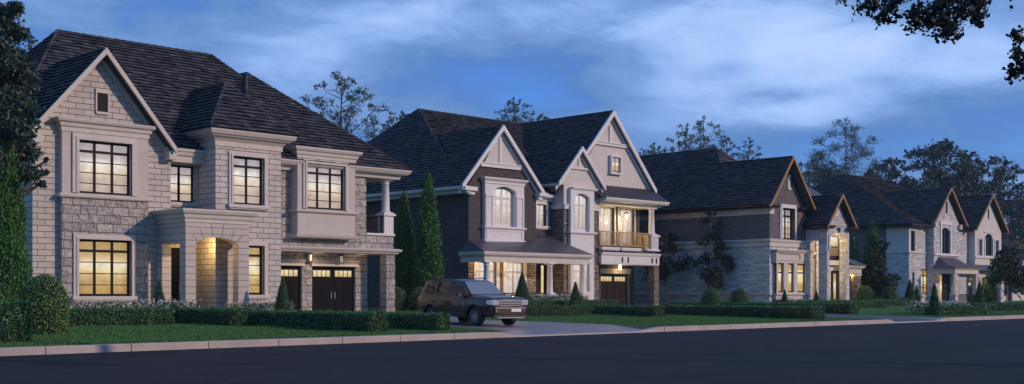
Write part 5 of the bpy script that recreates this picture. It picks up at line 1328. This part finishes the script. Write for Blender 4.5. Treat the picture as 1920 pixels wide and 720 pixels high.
mass('near black-green tree filling the right edge beside the last gable', 1915, 62, 345, 100, 185, 25, n=50, leaf=.26, per=170)
mass('low dark tree behind the right edge street tree', 1893, 56, 430, 64, 120, 26, n=30, leaf=.26, per=170)
mass('low bushy tree behind the ledgestone roof beside the pine clump', 1540, 92, 318, 70, 50, 27, n=16, mat='pine')
# overhanging tree on this side of the street: trunk outside the frame, branches hang into the top right corner
tx, ty = 23.5, 5.4
t = thing('overhanging_tree', 'dark leafy branches hanging into the top right corner of the sky', 'tree', (tx, ty, 0))
m = MB(); m.tube([(0,0,-.3),(.1,0,2.5),(0,.1,5.5),(-.2,.1,8.5),(-.5,.3,10.5)], [.30,.24,.2,.13,.06], 12); m.build('trunk', L_['bark'], t)
def wp(u, v, dep):
    s = (u-960)/FPX; return Vector((C7*dep*(1+s)-tx, C7*dep*(1-s)-ty, EYE+(HOR-v)/FPX*dep))
m = MB(); pts = []
def spray(path, r0, leaves, spread):
    n = len(path); m.tube(path, [r0*(1-.85*i/(n-1))+.004 for i in range(n)], 6)
    L = sum((path[i+1]-path[i]).length for i in range(n-1)); rr = random.Random(int(L*100))
    for k in range(int(leaves)):
        q = rr.random()**.8*(n-1); i = min(int(q), n-2); p = path[i].lerp(path[i+1], q-i)
        e = p + Vector((rr.gauss(0,1), rr.gauss(0,1), rr.gauss(-.35,.8)))*spread
        m.tube([p, e], [.006, .003], 3, cap=False)
        for j in range(16): 
            f = rr.random(); pts.append(p.lerp(e, f) + Vector((rr.gauss(0,1), rr.gauss(0,1), rr.gauss(0,1)))*spread*.34)
base = Vector((0,.1,5.6)); top = Vector((-.2,.1,7.6))
spray([top, wp(1960,-60,18.3), wp(1860,-30,18.2), wp(1790,-10,18), wp(1735,20,17.9), wp(1700,35,17.8)], .07, 34, .16)
spray([wp(1860,-30,18.2), wp(1810,5,18), wp(1790,40,18), wp(1775,62,18)], .035, 34, .15)
spray([wp(1790,-10,18), wp(1750,20,18.2), wp(1735,50,18.2)], .03, 26, .14)
spray([wp(1900,-45,18.2), wp(1800,-40,18.6), wp(1700,-22,18.6), wp(1640,0,18.6), wp(1612,14,18.6)], .045, 34, .14)
spray([wp(1700,-22,18.6), wp(1665,15,18.5), wp(1652,40,18.4)], .025, 20, .10)
spray([wp(1860,-30,18.2), wp(1835,10,17.8), wp(1828,50,17.8)], .025, 22, .12)
spray([wp(1790,-10,18), wp(1770,30,17.6), wp(1790,70,17.6)], .02, 18, .10)
spray([base, wp(2010,60,18.4), wp(1950,80,18.3), wp(1912,72,18.2), wp(1896,62,18.2)], .05, 24, .09)
spray([wp(1990,90,18.3), wp(1930,105,18.2), wp(1902,98,18.2)], .03, 22, .09)
spray([wp(2010,100,18.4), wp(1940,130,18.3), wp(1908,128,18.2), wp(1895,140,18.2)], .03, 24, .10)
spray([top, wp(1985,-70,18.3), wp(1900,-40,18.1)], .04, 20, .2)
m.build('branches', L_['bark'], t)
P = np.array([tuple(p) for p in pts])
leafmesh('leaves', P, .066, L_['near'], t, 1.35)
# =============================================================== grass blades standing on the near lawns
def blades():
    n = 210000
    regs = [((9,25.2),(25.2,25.2),34.2,105000),((31.9,44.1),(25.2,25.2),34.4,65000),((45.3,48.3),(25.2,25.2),41,12000),((53.5,85),(25.2,25.2),30,26000)]
    X = []; Y = []
    for (xa, xb), (ya, _), yb, k in regs:
        X.append(RNG.uniform(xa, xb, k)); Y.append(ya+.04 + (yb-ya)*RNG.random(k)**1.5)
    X = np.concatenate(X); Y = np.concatenate(Y)
    bad = (X > 25.05) & (X < 32.0)
    X, Y = X[~bad], Y[~bad]
    n = len(X); Z = .165 + .0168*(np.minimum(Y, 42)-25.2)
    h = RNG.uniform(.03, .075, n)*(.8+.4*np.sin(X*1.3)*np.sin(Y*1.7)); a = RNG.random(n)*2*math.pi; w = RNG.uniform(.004, .009, n)*1.6
    lx = RNG.normal(0, .3, n)*h; ly = RNG.normal(0, .3, n)*h
    V = np.empty((n, 3, 3))
    V[:,0] = np.stack([X-np.cos(a)*w, Y-np.sin(a)*w, Z], 1); V[:,1] = np.stack([X+np.cos(a)*w, Y+np.sin(a)*w, Z], 1); V[:,2] = np.stack([X+lx, Y+ly, Z+h], 1)
    me = bpy.data.meshes.new('grass'); me.vertices.add(3*n); me.loops.add(3*n); me.polygons.add(n)
    me.vertices.foreach_set('co', V.astype(np.float32).ravel()); me.loops.foreach_set('vertex_index', np.arange(3*n, dtype=np.int32))
    me.polygons.foreach_set('loop_start', np.arange(0, 3*n, 3, dtype=np.int32)); me.materials.append(leafmat('grass_blades', (.028,.10,.024), (.085,.23,.055))); me.update(calc_edges=True)
    o = bpy.data.objects.new('grass', me); COL.objects.link(o); tag(o, 'short green grass of the front lawns along the kerb', 'grass', kind='stuff')
blades()
# =============================================================== the parked car (built life-size, nose towards -Y)
def carpaint():
    m, nt, b = newmat('dark_bronze_paint')
    b.inputs['Base Color'].default_value = (.036,.029,.028,1); b.inputs['Metallic'].default_value = .6; b.inputs['Roughness'].default_value = .32
    b.inputs['Coat Weight'].default_value = 1; b.inputs['Coat Roughness'].default_value = .04
    return m
CP = carpaint(); TR = pmat('tyre_rubber', (.018,.018,.02), .8); PL_ = pmat('black_plastic', (.018,.018,.02), .55); RM = pmat('dark_alloy', (.36,.35,.36), .35, .7)
HG = lampmat('headlight_glass', (.8,.85,1), .12); HG.node_tree.nodes['Principled BSDF'].inputs['Roughness'].default_value = .08; HG.node_tree.nodes['Principled BSDF'].inputs['Base Color'].default_value = (.28,.30,.36,1)
m, nt, b = newmat('car_glass'); b.inputs['Base Color'].default_value = (.012,.012,.015,1); b.inputs['Roughness'].default_value = .03; b.inputs['Specular IOR Level'].default_value = .55; CG = m
m, nt, b = newmat('windscreen_glass'); b.inputs['Base Color'].default_value = (.16,.17,.20,1); b.inputs['Roughness'].default_value = .1; b.inputs['Specular IOR Level'].default_value = 1; b.inputs['Coat Weight'].default_value = 1; WS = m
al = R(36); vx, vy = px(899, 28.4), 28.4; vl = math.hypot(vx, vy)
h = (Vector((-vx, -vy))/vl*math.cos(al) + Vector((vy, -vx))/vl*math.sin(al)).normalized(); phi = math.atan2(h.x, -h.y)
cs = .83; cys = .89; czs = .83
zt = zg(28.4)+.015
car = thing('parked_car', 'dark bronze boxy off-road car parked on the driveway with its nose to the street', 'car')
car.scale = (cs, cys, czs); car.rotation_euler = (0, 0, phi)
wl = Vector((-.80*cs, -1.42*cys)); cph, sph = math.cos(phi), math.sin(phi)
wx, wy = px(894, 28.4), 28.4
car.location = (wx - (wl.x*cph - wl.y*sph), wy - (wl.x*sph + wl.y*cph), zt)
def loft(st, secs, name, mat, parent, bev=0.0, sub=1):
    """stations [(y, dict)] -> closed mesh; secs(y) returns half-section points [(x,z)] from bottom centre to top centre"""
    bm = bmesh.new(); rings = []
    for y in st:
        hs = secs(y); pts = [(-x, z) for x, z in hs] + [(x, z) for x, z in reversed(hs)]
        rings.append([bm.verts.new((x, y, z)) for x, z in pts])
    n = len(rings[0])
    for a, b in zip(rings, rings[1:]):
        for i in range(n): bm.faces.new((a[i], a[(i+1) % n], b[(i+1) % n], b[i]))
    bm.faces.new(rings[0][::-1]); bm.faces.new(rings[-1])
    bmesh.ops.recalc_face_normals(bm, faces=bm.faces)
    me = bpy.data.meshes.new(name); bm.to_mesh(me); bm.free()
    o = bpy.data.objects.new(name, me); COL.objects.link(o); o.parent = parent; me.materials.append(mat)
    return o
def bevel(o, w):
    md = o.modifiers.new('bevel', 'BEVEL'); md.width = w; md.segments = 3; return o
def lerp_tab(tab, y):
    for (y0, a), (y1, b) in zip(tab, tab[1:]):
        if y <= y1:
            k = 0 if y1 == y0 else max(0, (y-y0)/(y1-y0)); return [p+(q-p)*k for p, q in zip(a, b)]
    return tab[-1][1]
# y -> (half width, bottom z, shoulder z, top z, top half width)
BODY = [(-2.47,(.78,.50,.92,1.02,.72)),(-2.42,(.88,.40,.98,1.08,.80)),(-2.30,(.93,.36,1.02,1.12,.84)),(-2.0,(.96,.36,1.05,1.16,.86)),(-1.2,(.975,.36,1.08,1.20,.88)),(-1.05,(.975,.36,1.08,1.21,.89)),
        (0,(.98,.36,1.10,1.20,.90)),(1.6,(.98,.36,1.13,1.22,.90)),(2.2,(.96,.38,1.14,1.23,.88)),(2.40,(.92,.42,1.12,1.22,.84)),(2.46,(.86,.50,1.08,1.16,.78))]
def bsec(y):
    w, zb, zs, zt_, tw = lerp_tab(BODY, y)
    return [(0,zb),(w*.86,zb),(w*.97,zb+.10),(w,zb+.30),(w*1.0,zs-.12),(w*.985,zs-.02),(tw+.02,zt_-.03),(tw*.9,zt_),(tw*.5,zt_+.025),(0,zt_+.03)]
ys = sorted(set([t[0] for t in BODY] + [-2.45,-2.36,-1.9,-1.42,-.9,-.4,.5,1.0,1.46,1.9,2.3,2.43]))
body = loft(ys, bsec, 'body', CP, car)
# wheel arches cut out of the body, the cutters are removed again
cuts = []
for y in (-1.42, 1.46):
    bm = bmesh.new(); bmesh.ops.create_cone(bm, cap_ends=True, segments=40, radius1=.445, radius2=.445, depth=3)
    me = bpy.data.meshes.new('c'); bm.to_mesh(me); bm.free(); c = bpy.data.objects.new('c', me); COL.objects.link(c)
    c.parent = car; c.rotation_euler = (0, math.pi/2, 0); c.location = (0, y, .40); cuts.append(c)
    for s in (-1, 1): pass
for c in cuts:
    md = body.modifiers.new('b', 'BOOLEAN'); md.object = c; md.operation = 'DIFFERENCE'; md.solver = 'EXACT'
bpy.context.view_layer.update()
ev = body.evaluated_get(bpy.context.evaluated_depsgraph_get()); nm = bpy.data.meshes.new_from_object(ev)
body.modifiers.clear(); body.data = nm
for c in cuts: bpy.data.objects.remove(c)
mb = MB(); mb.box(-.62, .62, -2.2, 2.2, .34, .95); mb.build('underbody', PL_, car)
# cabin
CAB = [(-1.12,(.86,1.19,.86,1.19)),(-.42,(.86,1.19,.70,1.78)),(-.2,(.87,1.19,.72,1.84)),(.6,(.88,1.2,.735,1.88)),(1.6,(.88,1.2,.73,1.865)),(2.02,(.87,1.2,.71,1.81)),(2.12,(.86,1.2,.70,1.77)),(2.38,(.84,1.2,.83,1.23))]
def csec(y):
    w, zb, tw, tz_ = lerp_tab(CAB, y); tz_ = max(tz_, zb+.01)
    return [(0,zb-.05),(w,zb-.05),(w,zb),(tw+(w-tw)*.06,tz_-.05*(tz_-zb)/.6),(tw-.02,tz_-.015),(tw*.8,tz_+.012),(0,tz_+.03)]
cab = loft([-1.12,-.9,-.66,-.42,-.2,.2,.6,1.1,1.6,2.02,2.12,2.25,2.38], csec, 'cabin', CP, car)
for o in (body, cab):
    me = o.data
    try: me.shade_smooth()
    except Exception: pass
    try: me.set_sharp_from_angle(angle=R(32))
    except Exception: pass
def cabx(y, z):
    w, zb, tw, tz_ = lerp_tab(CAB, y); k = (z-zb)/max(tz_-.05-zb, .01); return w + (tw-w)*k
def sidepane(name, y0b, y1b, y0t, y1t, zb, zt_, side, mat, off=.006):
    mb = MB(); pts = []
    for y, z in ((y0b, zb), (y1b, zb), (y1t, zt_), (y0t, zt_)): pts.append((side*(cabx(y, z)+off), y, z))
    mb.prism([Vector(p) for p in pts], (side*.006,0,0)); return mb.build(name, mat, car)
for s in (-1, 1):
    sidepane('side_window', -.72, .22, -.30, .22, 1.26, 1.75, s, CG)
    sidepane('side_window', .34, 1.22, .34, 1.22, 1.26, 1.78, s, CG)
    sidepane('side_window', 1.34, 2.16, 1.34, 1.92, 1.27, 1.77, s, CG)
def screen(name, yb, zb, wb, yt, zt_, wt, off, mat):
    mb = MB(); n = Vector((0, -(zt_-zb), (yt-yb))).normalized() * (1 if yt > yb else -1)
    if yt < yb: n = Vector((0, (zt_-zb), -(yt-yb))).normalized()
    d = n*off
    mb.prism([Vector((-wb,yb,zb))+d, Vector((wb,yb,zb))+d, Vector((wt,yt,zt_))+d, Vector((-wt,yt,zt_))+d], n*.006); return mb.build(name, mat, car)
screen('windscreen', -1.06, 1.235, .80, -.47, 1.735, .665, .028, WS)
screen('rear_window', 2.34, 1.30, .76, 2.14, 1.74, .66, .02, CG)
# wheels
def wheel(x, y, s):
    w = MB(); r = .385
    prof_ = [(.27,-.125),(.36,-.13),(.383,-.11),(.388,-.05),(.388,.05),(.383,.11),(.36,.13),(.27,.125)]
    w2 = MB(); w2.lathe(0, 0, [(a, b) for a, b in prof_], 40, cap=False)
    o = w2.build('wheel', TR, car); o.rotation_euler = (0, s*math.pi/2, 0); o.location = (x, y, .385)
    for p in o.data.polygons: p.use_smooth = len(p.vertices) == 4
    rim = MB()
    rim.lathe(0, 0, [(.25,-.09),(.285,.118),(.272,.124),(.24,-.02)], 32, cap=False)
    rim.lathe(0, 0, [(.055,.0),(.055,.10),(.03,.112)], 16)
    for k in range(10):
        a = 2*math.pi*k/10; ca, sa = math.cos(a), math.sin(a)
        p = lambda rr, tt, zz: (rr*ca-tt*sa, rr*sa+tt*ca, zz)
        rim.add([p(.04,-.026,.06),p(.04,.026,.06),p(.27,.018,.085),p(.27,-.018,.085),p(.04,-.026,.10),p(.04,.026,.10),p(.27,.018,.115),p(.27,-.018,.115)], [(4,5,6,7),(0,1,5,4),(2,3,7,6),(1,2,6,5),(3,0,4,7)])
    q = rim.build('rim', RM, o)
    dsk = MB(); dsk.lathe(0, 0, [(.24,-.03),(.24,-.01)], 24); dsk.build('brake_disc', PL_, o)
for x in (-.80, .80):
    for y in (-1.42, 1.46): wheel(x, y, 1 if x > 0 else -1)
for s in (-1, 1):   # arch lips
    for y in (-1.42, 1.46):
        mb = MB(); pts = []
        for k in range(15):
            a = math.pi*(-.06+1.12*k/14); pts.append((s*.985, y+.455*math.cos(a), .40+.455*math.sin(a)))
        mb.tube(pts, .018, 6); mb.build('arch_trim', CP, car)
for s in (-1, 1):
    mb = MB(); mb.box(s*.985-.015, s*.985+.015, -.93, .98, .37, .44); mb.build('sill_trim', PL_, car)
mb = MB()   # door shut lines
for s in (-1, 1):
    for y in (-.86, .28, 1.22):
        mb.box(s*.983-.004, s*.983+.004, y-.005, y+.005, .46, 1.02)
mb.build('door_gap', PL_, car)
for s in (-1, 1):
    for y in (.05, 1.02):
        mb = MB(); mb.box(s*.985-.02, s*.985+.02, y, y+.16, .95, .985); mb.build('door_handle', PL_, car)
    mb = MB(); x = s*1.02; mb.box(min(x, x+s*.17), max(x, x+s*.17), -.74, -.60, 1.17, 1.33); mb.box(min(s*.86, s*1.03), max(s*.86, s*1.03), -.69, -.64, 1.19, 1.23); mb.build('wing_mirror', PL_, car)
    mb = MB()
    for k in range(4): mb.box(s*.985-.008, s*.985+.008, -.885+0, -.80, .72+k*.06, .75+k*.06)
    mb.build('side_vent', RM, car)
    mb = MB(); mb.tube([(s*.66,-.15,1.905),(s*.68,.6,1.93),(s*.67,1.9,1.87)], .018, 6); mb.build('roof_rail', PL_, car)
# front
for s in (-1, 1):
    mb = MB(); x0_, x1_ = s*.56, s*.885
    mb.box(min(x0_, x1_), max(x0_, x1_), -2.495, -2.36, .83, 1.03); mb.box(min(s*.86, s*.945), max(s*.86, s*.945), -2.43, -2.18, .85, 1.02)
    hl = mb.build('headlight', HG, car); bevel(hl, .025)
    mb = MB()
    for xx in (.64, .79): mb.tube([(s*xx,-2.497,.93),(s*xx,-2.507,.93)], [.068,.062], 18)
    mb.build('lens', RM, hl)
    mb = MB(); mb.tube([(s*.70,-2.50,.60),(s*.70,-2.515,.60)], [.045,.04], 14); mb.build('fog_light', HG, car)
    mb = MB(); mb.box(min(s*.80,s*.90), max(s*.80,s*.90), 2.43, 2.475, .95, 1.16); mb.build('tail_light', pmat('red_lamp', (.3,.02,.02), .2), car)
mb = MB(); mb.box(-.54, .54, -2.49, -2.40, .80, 1.03); gr = mb.build('grille', PL_, car)
mb = MB()
for z in (.815, .885, .955, 1.02): mb.box(-.54, .54, -2.512, -2.48, z-.012, z+.012)
mb.box(-.55, -.53, -2.512, -2.48, .80, 1.03); mb.box(.53, .55, -2.512, -2.48, .80, 1.03)
mb.build('slat', M['chrome'], gr)
mb = MB(); mb.box(-.80, .80, -2.515, -2.36, .46, .76); mb.box(-.92, -.80, -2.44, -2.1, .44, .74); mb.box(.80, .92, -2.44, -2.1, .44, .74); bp = mb.build('bumper', pmat('dark_bumper_paint', (.022,.018,.018), .35, .3, coat=.5), car); bevel(bp, .06)
mb = MB(); mb.box(-.80, .80, -2.50, -2.3, .34, .45); mb.box(-.6, .6, -2.525, -2.5, .47, .49); bevel(mb.build('lower_grille', PL_, car), .03)
mb = MB(); mb.box(-.66, .66, -2.53, -2.46, .315, .345); mb.build('skid_plate', RM, car)
mb = MB(); mb.box(.02, .50, -2.535, -2.517, .565, .68); plate = mb.build('number_plate', pmat('plate_white', (.75,.75,.75), .4), car)
def text(body_, size, loc, rot, mat, parent, name, ext=.002):
    cu = bpy.data.curves.new(name, 'FONT'); cu.body = body_; cu.size = size; cu.extrude = ext; cu.align_x = 'CENTER'; cu.align_y = 'CENTER'
    o = bpy.data.objects.new(name, cu); COL.objects.link(o)
    bpy.context.view_layer.update()
    me = bpy.data.meshes.new_from_object(o.evaluated_get(bpy.context.evaluated_depsgraph_get())); bpy.data.objects.remove(o)
    me.materials.append(mat); o = bpy.data.objects.new(name, me); COL.objects.link(o); o.parent = parent; o.location = loc; o.rotation_euler = rot; return o
text('RANGE ROVER', .085, (0, -2.395, 1.105), (R(42), 0, 0), M['chrome'], car, 'bonnet_lettering')
mb = MB()   # bonnet edges
for s in (-1, 1): mb.tube([(s*.80,-2.3,1.12),(s*.81,-1.8,1.175),(s*.82,-1.15,1.225)], .009, 5)
mb.build('bonnet_gap', PL_, car)
mb = MB(); mb.tube([(0,-1.12,1.225),(-.45,-1.0,1.27)], .008, 4); mb.tube([(.15,-1.12,1.225),(.6,-1.0,1.27)], .008, 4); mb.build('wiper', PL_, car)
mb = MB(); mb.box(-.72, .72, -1.16, -1.04, 1.2, 1.232); mb.build('cowl', PL_, car)
